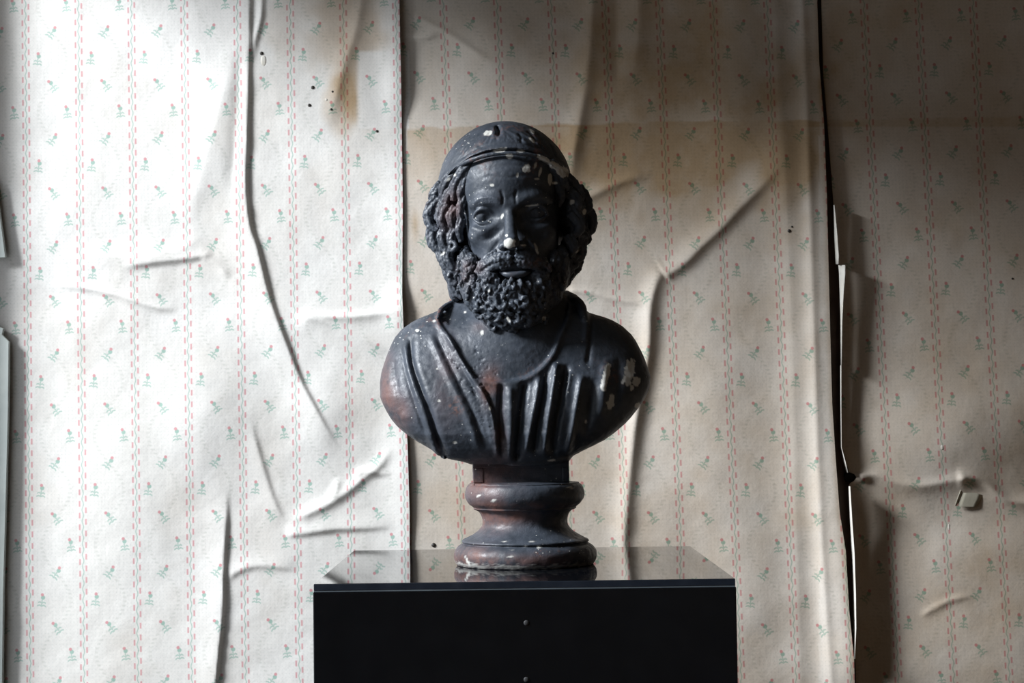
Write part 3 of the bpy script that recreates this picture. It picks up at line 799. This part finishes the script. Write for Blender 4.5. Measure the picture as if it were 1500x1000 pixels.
for pts in ([(693, 321, 75), (702, 326.5, 82), (712, 327, 83.5), (721, 323, 81), (727, 319, 78)],
            [(770, 315, 78), (778, 321, 82), (788, 322, 83), (796, 320, 80), (802, 315, 75)]):
    face.tube(pts, [1.4, 2.4, 2.6, 2.2, 1.5], 2.5)
for pts in ([(693, 334, 76), (706, 338, 83), (720, 333, 84), (730, 326, 84)], [(768, 323, 84), (778, 331, 84), (792, 334, 82), (804, 330, 76)]):
    face.tube(pts, [2, 3.5, 3.5, 2], 6)                          # bags under the eyes
# nose
face.tube([(746, 296, 86), (747, 314, 95), (748, 334, 107), (749, 353, 119)], [8, 7.5, 8.5, 10], 7)
face.ell((749, 355, 120), (10.5, 12, 10), 4)
face.ell((736, 360, 106), (7.5, 11, 7), 4); face.ell((763, 359, 106), (7.5, 11, 7), 4)
face.ell((742, 367, 113), (3.6, 6, 3), 2, sub=True); face.ell((757, 366, 113), (3.6, 6, 3), 2, sub=True)
# mouth
face.ell((753, 385, 84), (30, 20, 20), 10)
face.tube([(733, 399, 97), (743, 401.5, 103), (754, 402, 105), (766, 401, 103), (776, 398, 97)], [2, 4.6, 5, 4.6, 2], 3)
face.tube([(724, 394, 98), (738, 394, 107), (753, 395, 109), (768, 393.5, 107), (783, 392, 97)], [1.6, 2.6, 3, 2.6, 1.6], 2, sub=True)
def face_relief(x, y):
    h = 0 * x
    h += -1.4 * stroke(x, y, [(733, 278), (737, 290), (736, 304)], 2.2) - 1.3 * stroke(x, y, [(757, 277), (755, 290), (757, 303)], 2.2)
    h += -0.7 * stroke(x, y, [(695, 266), (715, 260), (745, 262), (775, 257), (800, 262)], 2.6) - 0.6 * stroke(x, y, [(700, 250), (730, 246), (770, 244), (800, 250)], 2.6)
    h += -2.6 * stroke(x, y, [(735, 350), (724, 364), (714, 380), (708, 392)], 4.0) - 2.6 * stroke(x, y, [(765, 349), (778, 363), (788, 378), (793, 390)], 4.0)
    h += -1.6 * stroke(x, y, [(696, 345), (712, 350), (728, 342), (738, 330)], 4.0) - 1.6 * stroke(x, y, [(762, 329), (772, 340), (788, 346), (803, 340)], 4.0)
    h += -3.0 * g2(x, y, 684, 300, 7, 26) - 3.0 * g2(x, y, 815, 296, 8, 26) - 3.5 * g2(x, y, 694, 368, 12, 18)
    h += 1.6 * g2(x, y, 705, 344, 9, 6) + 1.2 * stroke(x, y, [(690, 302), (702, 292), (722, 291), (737, 300)], 2.5)
    # pupil hollows
    h += -1.0 * g2(x, y, 711, 317, 3.0, 3.0) - 1.0 * g2(x, y, 784, 312, 3.0, 3.0)
    return h
face.relief(face_relief, 88)
def rough(a, sc, seed): return lambda V, N: a * vnoise(V, sc, seed) + a * .5 * vnoise(V, sc * .45, seed + 1)
sculpt('face', face, rough(0.22, 6, 61)); del face

cap = Vol(632, 848, 168, 330, -128, 118, 1.3)
cap.ell((740, 276, -8), (99, 112, 97.5))
cap.ell((741, 262, 16), (78, 84, 78), 12)
def under(x, y):
    # cap is kept only above its rim; below, it falls back inside the head
    rim = np.interp(x, [636, 650, 664, 690, 712, 735, 760, 790, 812, 833, 845], [276, 262, 250, 234, 227, 224, 224, 229, 238, 252, 264])
    h = -60 * sstep(-1.5, 3.5, y - rim)
    h += -1.0 * np.exp(-((y - rim + 9) / 2.5) ** 2)
    h += -7 * stroke(x, y, [(727, 180), (729, 187), (731, 196), (729, 205)], 3.2, 0.3)
    h += 1.5 * stroke(x, y, [(722, 182), (723, 192), (720, 204)], 3, .3)
    for i in range(26):
        t = (i - 13) / 13.0
        x1 = 740 + t * 96; y1 = np.interp(x1, [645, 690, 735, 790, 833], [262, 232, 220, 227, 250]) - 10
        xm = 738 + t * 62 + 3 * math.sin(i * 2.1)
        h += (-0.9 if i % 2 else 0.6) * stroke(x, y, [(733 + t * 24, 190), (xm, 192 + abs(t) * 14 + 8), ((xm + x1) / 2 + 2 * math.sin(i * 3.), (y1 + 200 + abs(t) * 20) / 2), (x1, y1)], 1.8, 0.25)
    for (a, b) in (((770, 190), (786, 214)), ((783, 190), (800, 216)), ((800, 205), (815, 232)), ((790, 198), (792, 222)), ((758, 196), (764, 216))):
        h += -1.5 * stroke(x, y, [a, ((a[0] + b[0]) / 2 + 2, (a[1] + b[1]) / 2 - 2), b], 2.0, 0.3)
    return h
# the rim: fold the map into the field over the front half, and cut the back at a level plane
cap.relief(under, 60, ymax=60)
sl, g = cap.reg(cap.lo, cap.lo + cap.n * cap.h)
zcut = B(740, 300, 0)[2]
cap.D = np.maximum(cap.D, (zcut - g[2]) + np.zeros_like(cap.D))
cap_o = sculpt('cap', cap, rough(0.35, 7, 63)); del cap
fil = Vol(632, 848, 205, 300, -60, 118, 1.3)
tmp = []
for (px, py, f) in ((644, 272, -2), (650, 262, 22), (662, 250, 52), (684, 237, 80), (710, 228, 96), (735, 224.5, 101), (762, 225, 101), (790, 230, 92), (812, 240, 74), (830, 254, 40), (838, 264, 10)): tmp.append((px, py, f))
fil.tube(tmp, [2.8, 3.3, 3.3, 3.0, 3.2, 3.2, 2.8], 0)
hb_ = sculpt('headband', fil, rough(0.5, 5, 65)); del fil
hb_.parent = cap_o

rng = random.Random(7)
def curl(vol, px, py, f, R, a0, turns, nrm, k=1.0, lift=0.35):
    """snail curl of radius R lying across the surface normal nrm"""
    c = B(px, py, f); n = np.array(nrm, float); n /= np.linalg.norm(n)
    t1 = np.cross(n, (0, 0, 1.0)); t1 /= np.linalg.norm(t1) + 1e-9; t2 = np.cross(t1, n)
    pts = []; m = 9
    for i in range(m):
        t = i / (m - 1); a = a0 + turns * 0.72 * 2 * math.pi * t; r = R * (1 - 0.62 * t)
        pts.append(c + t1 * r * math.cos(a) + t2 * r * math.sin(a) + n * (R * lift * t))
    vol.tube(pts, [R * 0.34, R * 0.46, R * 0.42, R * 0.30], k, local=True, n=2)
def lock(vol, pts, R, k=1.2, strands=3):
    P = [np.array(p, float) for p in pts]
    for j in range(strands):
        o = (j - (strands - 1) / 2) * R * 0.75
        q = []
        for i, p in enumerate(P):
            d = P[min(i + 1, len(P) - 1)][:2] - P[max(i - 1, 0)][:2]; d = d / (np.linalg.norm(d) + 1e-6)
            sc = 1 - 0.6 * i / (len(P) - 1)
            q.append((p[0] - d[1] * o * sc, p[1] + d[0] * o * sc, p[2] - abs(o) * 0.35))
        vol.tube(q, [R * 0.42, R * 0.52, R * 0.42, R * 0.25], k, n=3)

hl = Vol(612, 702, 226, 450, -60, 84, 1.2)
hl.ell((658, 305, 8), (19, 38, 40)); hl.ell((655, 345, 4), (15, 34, 36), 6); hl.ell((664, 385, 6), (13, 30, 34), 6)
hl.ell((668, 420, 0), (12, 26, 22), 6); hl.ell((662, 268, 16), (13, 32, 18), 6)
for pts, R in (([(676, 250, 52), (664, 256, 50), (655, 266, 46), (649, 278, 40), (647, 289, 36)], 9),
               ([(680, 272, 54), (668, 275, 54), (657, 285, 50), (653, 298, 46), (660, 309, 44)], 8),
               ([(690, 238, 74), (680, 249, 72), (671, 262, 66), (665, 278, 60), (664, 292, 56)], 8),
               ([(684, 256, 70), (679, 270, 67), (674, 284, 63), (675, 298, 58)], 6),
               ([(681, 288, 62), (675, 302, 60), (674, 318, 56), (679, 332, 52)], 6),
               ([(676, 322, 56), (672, 338, 54), (676, 354, 50)], 6),
               ([(647, 272, 30), (638, 282, 28), (634, 290, 24), (640, 297, 26)], 8),
               ([(643, 292, 30), (633, 303, 28), (628, 316, 26), (631, 330, 28), (641, 335, 32)], 9),
               ([(655, 300, 46), (648, 310, 46), (646, 322, 46), (652, 333, 44), (662, 333, 44)], 8),
               ([(668, 305, 50), (661, 316, 50), (663, 330, 48), (670, 338, 44)], 7),
               ([(636, 332, 24), (633, 345, 24), (636, 358, 26), (646, 366, 30), (655, 362, 34)], 9),
               ([(652, 335, 42), (647, 347, 44), (651, 359, 44), (661, 363, 42)], 7),
               ([(666, 338, 46), (661, 350, 46), (666, 362, 44), (674, 364, 40)], 7),
               ([(644, 362, 26), (648, 376, 30), (652, 388, 32), (661, 400, 36)], 8),
               ([(660, 362, 44), (656, 376, 44), (662, 390, 44), (671, 398, 42)], 7),
               ([(652, 384, 24), (656, 400, 26), (663, 414, 28), (672, 422, 30)], 7),
               ([(664, 398, 30), (664, 414, 32), (669, 428, 32), (677, 436, 34)], 7),
               ([(674, 262, 58), (664, 270, 58), (662, 280, 56)], 6), ([(676, 380, 40), (670, 392, 42), (672, 406, 40), (680, 414, 38)], 7)):
    lock(hl, pts, R)
curl(hl, 663, 362, 50, 8, 1.0, 1.3, (-0.5, -0.8, 0.05))
for i in range(46):
    a = rng.uniform(-2.6, -0.2) ; y = rng.uniform(262, 425)
    xc, hw = np.interp(y, [262, 305, 345, 385, 425], [660, 656, 655, 663, 668]), np.interp(y, [262, 305, 345, 385, 425], [10, 22, 18, 14, 10])
    nx, ny = -abs(math.cos(a)), math.sin(a) * (1 if i % 3 else -1)
    curl(hl, xc + nx * hw * .9, y, 6 - ny * 32, rng.uniform(6, 9), rng.random() * 6.3, rng.choice((-1, 1)) * 1.0, (nx, ny, 0.02), 1.0, 0.2)
sculpt('hair_curls', hl, rough(0.9, 4, 67)); del hl

hr = Vol(798, 884, 230, 450, -60, 84, 1.2)
hr.ell((838, 310, 8), (22, 38, 40)); hr.ell((843, 342, 4), (18, 34, 34), 6); hr.ell((833, 378, 6), (17, 30, 30), 6); hr.ell((826, 402, 4), (13, 26, 20), 6)
hr.ell((832, 276, 12), (15, 30, 20), 6)
for pts, R in (([(806, 240, 72), (815, 250, 68), (824, 262, 62), (830, 278, 54)], 8), ([(814, 256, 66), (819, 272, 62), (822, 288, 58), (818, 302, 52)], 7), ([(822, 256, 46), (836, 266, 42), (848, 280, 36), (852, 292, 34)], 8), ([(846, 276, 26), (857, 290, 24), (861, 304, 24), (854, 312, 30)], 8),
               ([(830, 280, 46), (842, 290, 44), (846, 302, 42), (838, 312, 44)], 8), ([(856, 304, 20), (865, 320, 18), (865, 336, 18), (856, 346, 24)], 9),
               ([(838, 312, 46), (848, 326, 44), (848, 338, 42), (838, 346, 44)], 8), ([(858, 340, 18), (858, 352, 18), (850, 360, 22)], 8),
               ([(846, 350, 34), (851, 364, 30), (850, 376, 28), (840, 384, 32)], 8), ([(832, 346, 46), (840, 362, 44), (836, 376, 42)], 8),
               ([(846, 380, 20), (843, 392, 22), (833, 404, 28), (824, 412, 32)], 8), ([(828, 384, 42), (832, 398, 38), (824, 412, 36)], 7)):
    lock(hr, pts, R)
for i in range(60):
    a = rng.uniform(-2.9, -0.3); y = rng.uniform(268, 412)
    xc, hw = np.interp(y, [268, 310, 342, 378, 412], [832, 838, 843, 834, 824]), np.interp(y, [268, 310, 342, 378, 412], [12, 22, 20, 17, 10])
    nx, ny = abs(math.cos(a)), math.sin(a) * (1 if i % 3 else -1)
    curl(hr, xc + nx * hw * .85, y, 6 - ny * 32, rng.uniform(6, 9), rng.random() * 6.3, rng.choice((-1, 1)) * 1.0, (nx, ny, 0.02), 1.0, 0.2)
sculpt('hair_curls', hr, rough(0.9, 4, 69)); del hr

# back of the hair, under the cap
hb = Vol(650, 840, 250, 450, -128, 10, 1.6)
hb.ell((742, 330, -28), (86, 84, 82)); hb.ell((748, 400, -28), (62, 56, 44), 10)
for i in range(80):
    a = rng.uniform(0.1, 3.04); y = rng.uniform(290, 430); k = math.sqrt(max(0.05, 1 - ((y - 330) / 100) ** 2))
    curl(hb, 743 + 84 * k * math.cos(a), y, -30 - 82 * k * math.sin(a), rng.uniform(9, 13), rng.random() * 6.3, rng.choice((-1, 1)), (math.cos(a), math.sin(a), 0), 1.5, .2)
sculpt('hair_back', hb, rough(0.6, 5, 71)); del hb

bd = Vol(656, 842, 350, 506, -20, 132, 1.15)
bd.ell((682, 396, 38), (12, 30, 36), 0); bd.ell((822, 392, 36), (13, 30, 34), 0)
bd.ell((694, 424, 52), (18, 28, 30), 8); bd.ell((806, 420, 50), (20, 28, 30), 8)
bd.ell((750, 438, 60), (58, 42, 40), 10); bd.ell((748, 462, 56), (44, 36, 27), 8)
bd.ell((724, 420, 78), (26, 22, 16), 6); bd.ell((782, 418, 78), (26, 22, 16), 6); bd.ell((754, 420, 90), (22, 17, 10), 5); bd.ell((718, 404, 88), (16, 14, 9), 6); bd.ell((789, 402, 87), (16, 14, 9), 6)
bd.ell((690, 392, 62), (12, 16, 22), 6); bd.ell((811, 388, 58), (11, 16, 22), 6)
# hollow left for the mouth
bd.ell((754, 399, 112), (22, 30, 8), 4, sub=True)
for (pts, R) in (([(747, 376, 112), (735, 378, 111), (723, 382, 106), (710, 388, 98), (698, 399, 86)], 8.5), ([(757, 375, 112), (770, 377, 111), (783, 381, 106), (795, 387, 98), (806, 397, 85)], 8.5),
                 ([(745, 384, 110), (734, 387, 109), (722, 391, 104), (710, 399, 95)], 6.5), ([(761, 383, 110), (773, 386, 108), (785, 390, 103), (796, 398, 93)], 6.5),
                 ([(728, 372, 100), (716, 378, 97), (706, 386, 92), (699, 396, 84)], 6.5), ([(774, 370, 100), (786, 375, 97), (797, 382, 91), (804, 392, 82)], 6.5),
                 ([(752, 412, 104), (746, 419, 105), (738, 424, 102)], 6), ([(757, 412, 104), (763, 419, 104), (771, 423, 101)], 6)):
    lock(bd, pts, R, 1.5)
def nrm_at(px, py):
    f0 = bd.front(px, py); fx = bd.front(px + 5, py); fy = bd.front(px, py + 5)
    if min(f0, fx, fy) < -900: fx = fx if fx > -900 else f0 - 12; fy = fy if fy > -900 else f0 - 12
    return f0, (-(-(fx - f0)) * -1 / 5, -1.0, (fy - f0) / 5 * 1)
spots = []
for i in range(900):
    x, y = rng.uniform(668, 832), rng.uniform(374, 494)
    if abs(x - 754) < 30 and 384 < y < 412: continue
    if y < 410 and 702 < x < 803: continue
    big = y > 436
    sp = 11.5 if big else 7.5
    if any((x - a) ** 2 + (y - b) ** 2 < sp * sp for a, b, _ in spots): continue
    spots.append((x, y, big))
todo = []
for (x, y, big) in spots:
    f0, n = nrm_at(x, y)
    if f0 < -900: continue
    n = np.array(n); n[0] = np.clip(n[0], -1.5, 1.5) ; n[2] = np.clip(n[2], -1.2, 1.2)
    n = np.array(((x - 752) / 70 * 0.9, -1.0, -(y - 430) / 60 * 0.6))
    todo.append((x, y, f0, big, n))
for (x, y, f0, big, n) in todo:
    if big: curl(bd, x, y, f0 + 0.2, rng.uniform(5.5, 11), rng.random() * 6.3, rng.choice((-1, 1)) * rng.uniform(.9, 1.2), n, 1.0, 0.4)
    else:
        sx = (1 if x > 752 else -1); L = rng.uniform(7, 10); b = rng.uniform(-3, 3)
        lock(bd, [(x, y - L * .6, f0 + .5), (x + sx * 1.5 + b, y, f0 + 2.2), (x + sx * 3, y + L * .7, f0)], rng.uniform(3.6, 5), 0.8, 2)
sculpt('beard', bd, lambda V, N: 1.1 * vnoise(V, 5, 73) + 0.9 * vnoise(V, 2.6, 74)); del bd

#--TORSO--
SIL = [(430, 690, 822, 10, -50), (437, 672, 833, 18, -56), (442, 662, 842, 24, -60), (446, 654, 850, 28, -64), (452, 641, 857, 34, -68), (458, 626, 864, 39, -72), (465, 609, 886, 46, -76), (470, 600, 899, 50, -80),
       (478, 589, 912, 56, -84), (490, 578, 925, 63, -88), (500, 573, 932, 68, -90), (520, 565, 942, 76, -90), (540, 559, 949, 83, -88), (555, 557, 953, 88, -84), (570, 557, 951, 92, -78), (580, 558, 947, 94, -74),
       (590, 562, 941, 95, -70), (600, 567, 934, 96, -66), (610, 573, 926, 96, -62), (622, 583, 915, 95, -58), (634, 597, 901, 94, -54), (645, 613, 886, 89, -50), (654, 629, 868, 84, -46), (662, 646, 851, 78, -42), (668, 659, 840, 72, -40), (674, 680, 834, 66, -38), (679, 692, 832, 61, -36)]
tr = Vol(545, 966, 422, 684, -108, 118, 1.7)
Zs = np.array([B(757, a[0], 10)[2] for a in SIL]); o_ = np.argsort(Zs)
col_ = lambda j, fn=lambda a, v: v: np.interp(tr.ax[2], Zs[o_], np.array([fn(a, a[j]) for a in SIL])[o_])
Lx = col_(1, lambda a, v: B(v, a[0], 5)[0]); Rx = col_(2, lambda a, v: B(v, a[0], 5)[0]); Ff = col_(3); Fb = col_(4)
cx_, hx = (Lx + Rx) / 2, (Rx - Lx) / 2; cy_, hy = -(Ff + Fb) / 2, (Ff - Fb) / 2
X, Y, Z = np.ix_(tr.ax[0], tr.ax[1], tr.ax[2])
q = ((np.abs(X - cx_) / hx) ** 2.35 + (np.abs(Y - cy_) / hy) ** 2.35) ** (1 / 2.35)
D = (q - 1) * 60
gr = np.gradient(D, tr.h)
D = D / np.clip(np.sqrt(gr[0] ** 2 + gr[1] ** 2 + gr[2] ** 2), 0.35, 5)
ztop, zbot = B(757, 431, 0)[2], B(762, 679, 60)[2]
D = np.maximum(D, Z - ztop); D = np.maximum(D, zbot - Z + 0 * X + 0 * Y)
tr.D = np.clip(D, -40, 40).astype(np.float32); del D, q, gr
tr.tube([(756, 425, -4), (757, 520, 10)], [62, 72], 22)         # neck running into the chest
tr.ell((742, 516, 40), (78, 38, 60), 20)                        # breast bone swell
NECK = [(640, 425), (644, 452), (643, 469), (660, 494), (675, 523), (696, 552), (715, 556), (738, 558), (765, 553), (787, 541), (806, 520), (818, 492), (830, 462), (836, 425)]
def inpoly(x, y, pts):
    ins = np.zeros(np.shape(x), bool); j = len(pts) - 1
    for i in range(len(pts)):
        xi, yi = pts[i]; xj, yj = pts[j]
        if yi != yj: ins ^= ((yi > y) != (yj > y)) & (x < (xj - xi) * (y - yi) / (yj - yi) + xi)
        j = i
    return ins
def cloth(x, y):
    pts = catmull(np.array(NECK, float), 5)
    d, t = polydist(x, y, pts, False); ins = inpoly(x, y, [tuple(p) for p in pts])
    sd = np.where(ins, -np.abs(d), np.abs(d))
    h = -5.5 + 5.5 * sstep(-2.0, 1.5, sd)
    below = 1 - sstep(556, 566, y)
    h = h + 2.5 * np.exp(-((sd - 4) / 4) ** 2)
    G = lambda pts, w, a, fd=0.12: a * stroke(x, y, pts, w, fd)
    # mantle on the left shoulder
    g1 = [(598, 488), (602, 529), (616, 569), (628, 600), (648, 664)]
    d1, t1 = polydist(x, y, g1)
    h += -5.5 * np.exp(-(d1 / 3.4) ** 2) * sstep(0, .12, t1) * sstep(0, .1, 1 - t1) + 4.5 * np.exp(-((d1 + 9) / 6) ** 2) * sstep(0, .15, t1)
    h += 4.0 * sstep(-1, 12, d1) * np.exp(-np.maximum(d1, 0) / 40)
    h += G([(584, 500), (592, 540), (606, 585), (626, 640)], 3.5, -3.5) + G([(572, 520), (578, 560), (592, 610)], 5, -2.0)
    h += G([(634, 482), (652, 520), (672, 560), (692, 600), (714, 662)], 3.4, -3.0) + G([(626, 482), (643, 522), (664, 566), (682, 604), (704, 664)], 5, 3.0)
    h += G([(648, 476), (664, 505), (684, 542), (706, 580), (718, 625), (724, 668)], 4.5, 3.6)
    h += G([(662, 505), (682, 545), (702, 582)], 3, -2.5)
    h += G([(698, 560), (713, 584), (724, 620), (729, 672)], 3.6, 5.0) + G([(708, 566), (722, 596), (732, 640), (736, 674)], 2.6, -3.0)
    # tunic pleats
    h += G([(735, 557), (734, 580), (733, 610), (737, 650)], 4.2, -8.0, 0.18)
    h += G([(747, 560), (748, 600), (748, 640), (746, 680)], 6.0, 5.5, 0.1)
    h += G([(770, 556), (765, 590), (761, 625), (756, 678)], 5.5, -10.0, 0.1)
    h += G([(790, 548), (786, 580), (779, 615), (769, 668)], 4.5, 6.0, 0.12)
    h += G([(800, 540), (796, 580), (788, 620), (783, 668)], 4.0, -7.5, 0.12)
    h += G([(816, 526), (810, 570), (803, 615), (796, 672)], 5.0, 8.0, 0.1)
    h += G([(831, 530), (823, 580), (814, 625), (810, 672)], 5.5, -8.5, 0.12)
    h += G([(853, 545), (845, 590), (838, 630), (831, 668)], 5.0, 7.0, 0.12)
    h += G([(870, 550), (864, 600), (856, 640)], 7, -6.5, 0.2) + G([(835, 540), (833, 560), (826, 590)], 3, 3, .2)
    h += G([(888, 520), (885, 570), (878, 620)], 7, 4.0, 0.2) + G([(908, 520), (906, 570), (897, 615)], 6, -2.5, 0.2)
    h = np.where(h > 0, h * 0.85, h * 0.85)
    h += G([(740, 685), (760, 682), (800, 679), (834, 672)], 3, 3, 0)
    # mantle edge on the right shoulder
    h += G([(838, 438), (856, 448), (862, 462), (858, 500)], 4, 4.0, 0.1) + G([(868, 462), (866, 500), (860, 540)], 3.5, -3.0, 0.2)
    return h
tr.relief(cloth, 84, ymax=0)
# rolled mantle edges over both shoulders
tr.tube([(678, 438, -30), (660, 445, 0), (646, 454, 26), (641, 466, 46)], [4, 4.5, 4, 2], 5)
tr.tube([(830, 432, -30), (842, 440, 0), (852, 450, 20), (856, 466, 42)], [7, 8, 7, 4], 5)
def chest_rough(V, N):
    px, py = proj(toworld(V))
    band = sum(stroke(px, py, p, 7, 0.15) for p in ([(652, 505), (672, 545), (700, 590), (722, 650)], [(676, 528), (700, 548), (716, 590), (722, 640)], [(690, 500), (715, 540), (745, 556)]))
    return 0.32 * vnoise(V, 7, 81) + 0.16 * vnoise(V, 3.2, 82) - 1.5 * np.clip(band, 0, 1) * sstep(0.25, 0.6, vnoise(V, 2.8, 83))
sculpt('draped_chest', tr, chest_rough); del tr

#--SOCLE--
def lathe(name, prof, cx, parent, mat, seg=160, wob=0.0):
    """prof: list of (py, half-width px) from top down on the axis at picture x cx"""
    P = catmull(np.array(prof, float), 4)
    c0 = unproj(cx, 760, DC)
    V = []; 
    for (py, r) in P:
        z = float(unproj(cx, py, DC)[2])
        for k in range(seg):
            a = 2 * math.pi * k / seg; V.append((c0[0] + r / S * math.cos(a), DC + r / S * math.sin(a), z))
    V = np.array(V); n = len(P)
    V[:, 2] = np.maximum(V[:, 2], PT + 0.0002)
    idx = np.arange(n * seg).reshape(n, seg); nx = np.roll(idx, -1, 1)
    F = np.stack([idx[:-1], idx[1:], nx[1:], nx[:-1]], -1).reshape(-1, 4)
    # closed ends
    V = np.vstack([V, [(c0[0], DC, V[0, 2])], [(c0[0], DC, V[-1, 2])]])
    T = len(V) - 2; r = np.arange(seg)
    capt = np.stack([np.full(seg, T), idx[0], nx[0], nx[0]], -1)
    N = normals(V, F)
    V = V + N * (wob * vnoise(V * 1000, 9, 91) + wob * .5 * vnoise(V * 1000, 4, 92))[:, None] / 1000
    V[:, 2] = np.maximum(V[:, 2], PT + 0.0002)
    at = paint_attrs(V, N)
    o = mesh_np(name, V, F[:, ::-1], mat, parent, attrs=at, origin=np.array(parent.location))
    return o
soc = lathe('socle', [(703, 20), (706, 74), (708, 80), (712, 84.5), (720, 87), (728, 86.5), (736, 82), (740, 77), (742, 75), (744, 74.5), (747, 68), (752, 64.5), (760, 62), (768, 62.5), (775, 67.5), (781, 75), (785.5, 83), (788.5, 89.5), (790, 92), (792, 92.5), (793, 91), (794, 90.6), (795, 91.5), (797, 95.5),
                      (801, 100), (807, 103.3), (814, 103.8), (820, 102.5), (825, 99.5), (828, 98), (831, 97.5), (834, 97)], 769, bust, BUST, wob=0.5)
# grime line where the socle is chipped around its foot
at = soc.data.attributes['chip']; n = len(soc.data.vertices); vals = np.zeros(n, np.float32); at.data.foreach_get('value', vals)
co = np.zeros(n * 3, np.float32); soc.data.vertices.foreach_get('co', co); co = co.reshape(-1, 3)
zz = co[:, 2] * S; ang = np.arctan2(co[:, 1], co[:, 0])
ring = vnoise(np.stack([ang * 20, zz], -1), 1.5, 95) + .6 * vnoise(np.stack([ang * 60, zz], -1), 1.5, 96)
vals = np.maximum(vals, (sstep(0.2, 0.8, 1.0 - np.abs(zz - 4.0) / 4.5 + 0.7 * ring)) * 0.6 * (zz < 10))
at.data.foreach_set('value', vals)

blk = unproj(763, 690, DC - 38 / S)
bx = lambda px: float(unproj(px, 692, DC - 38 / S)[0]); bz = lambda py: float(unproj(763, py, DC - 38 / S)[2])
yf = DC - 38 / S; yb2 = DC + 44 / S
def painted_box(name, items, parent, bevel):
    bm = bmesh.new()
    for (x0, x1, y0, y1, z0, z1) in items:
        r = bmesh.ops.create_cube(bm, size=1)
        bmesh.ops.scale(bm, vec=(x1 - x0, y1 - y0, z1 - z0), verts=r['verts'])
        bmesh.ops.translate(bm, vec=((x0 + x1) / 2, (y0 + y1) / 2, (z0 + z1) / 2), verts=r['verts'])
    bmesh.ops.bevel(bm, geom=bm.edges[:], offset=bevel, segments=3, affect='EDGES', profile=0.6)
    bmesh.ops.subdivide_edges(bm, edges=[e for e in bm.edges if e.calc_length() > 0.02], cuts=24, use_grid_fill=True)
    me = bpy.data.meshes.new(name); bm.to_mesh(me); bm.free()
    n = len(me.vertices); co = np.zeros(n * 3, np.float32); me.vertices.foreach_get('co', co); co = co.reshape(-1, 3).astype(float)
    nr = np.zeros(n * 3, np.float32); me.vertex_normals.foreach_get('vector', nr); nr = nr.reshape(-1, 3)
    co2 = co + nr * (0.5 * vnoise(co * 1000, 9, 97) + .3 * vnoise(co * 1000, 4, 98))[:, None] / 1000
    for nme, a in paint_attrs(co2, nr).items():
        t = me.attributes.new(nme, 'FLOAT', 'POINT'); t.data.foreach_set('value', a.astype(np.float32))
    me.vertices.foreach_set('co', (co2 - np.array(parent.location)).astype(np.float32).ravel())
    me.materials.append(BUST)
    for p in me.polygons: p.use_smooth = True
    return link(bpy.data.objects.new(name, me), parent)
z0, z1 = bz(712), bz(671)
pb_ = painted_box('plinth_block', [(bx(692.5), bx(834), yf + 0.0026, yb2, z0, z1)], bust, 0.0015)
bf_ = painted_box('block_frame', [(bx(693), bx(833.5), yf + 0.0015, yf + 0.008, bz(684.5), z1), (bx(693), bx(833.5), yf + 0.0015, yf + 0.008, z0, bz(706.5)),
                            (bx(693), bx(708), yf + 0.0015, yf + 0.008, bz(706.5), bz(684.5)), (bx(824), bx(833.5), yf + 0.0015, yf + 0.008, bz(706.5), bz(684.5))], bust, 0.0012)
bf_.parent = pb_
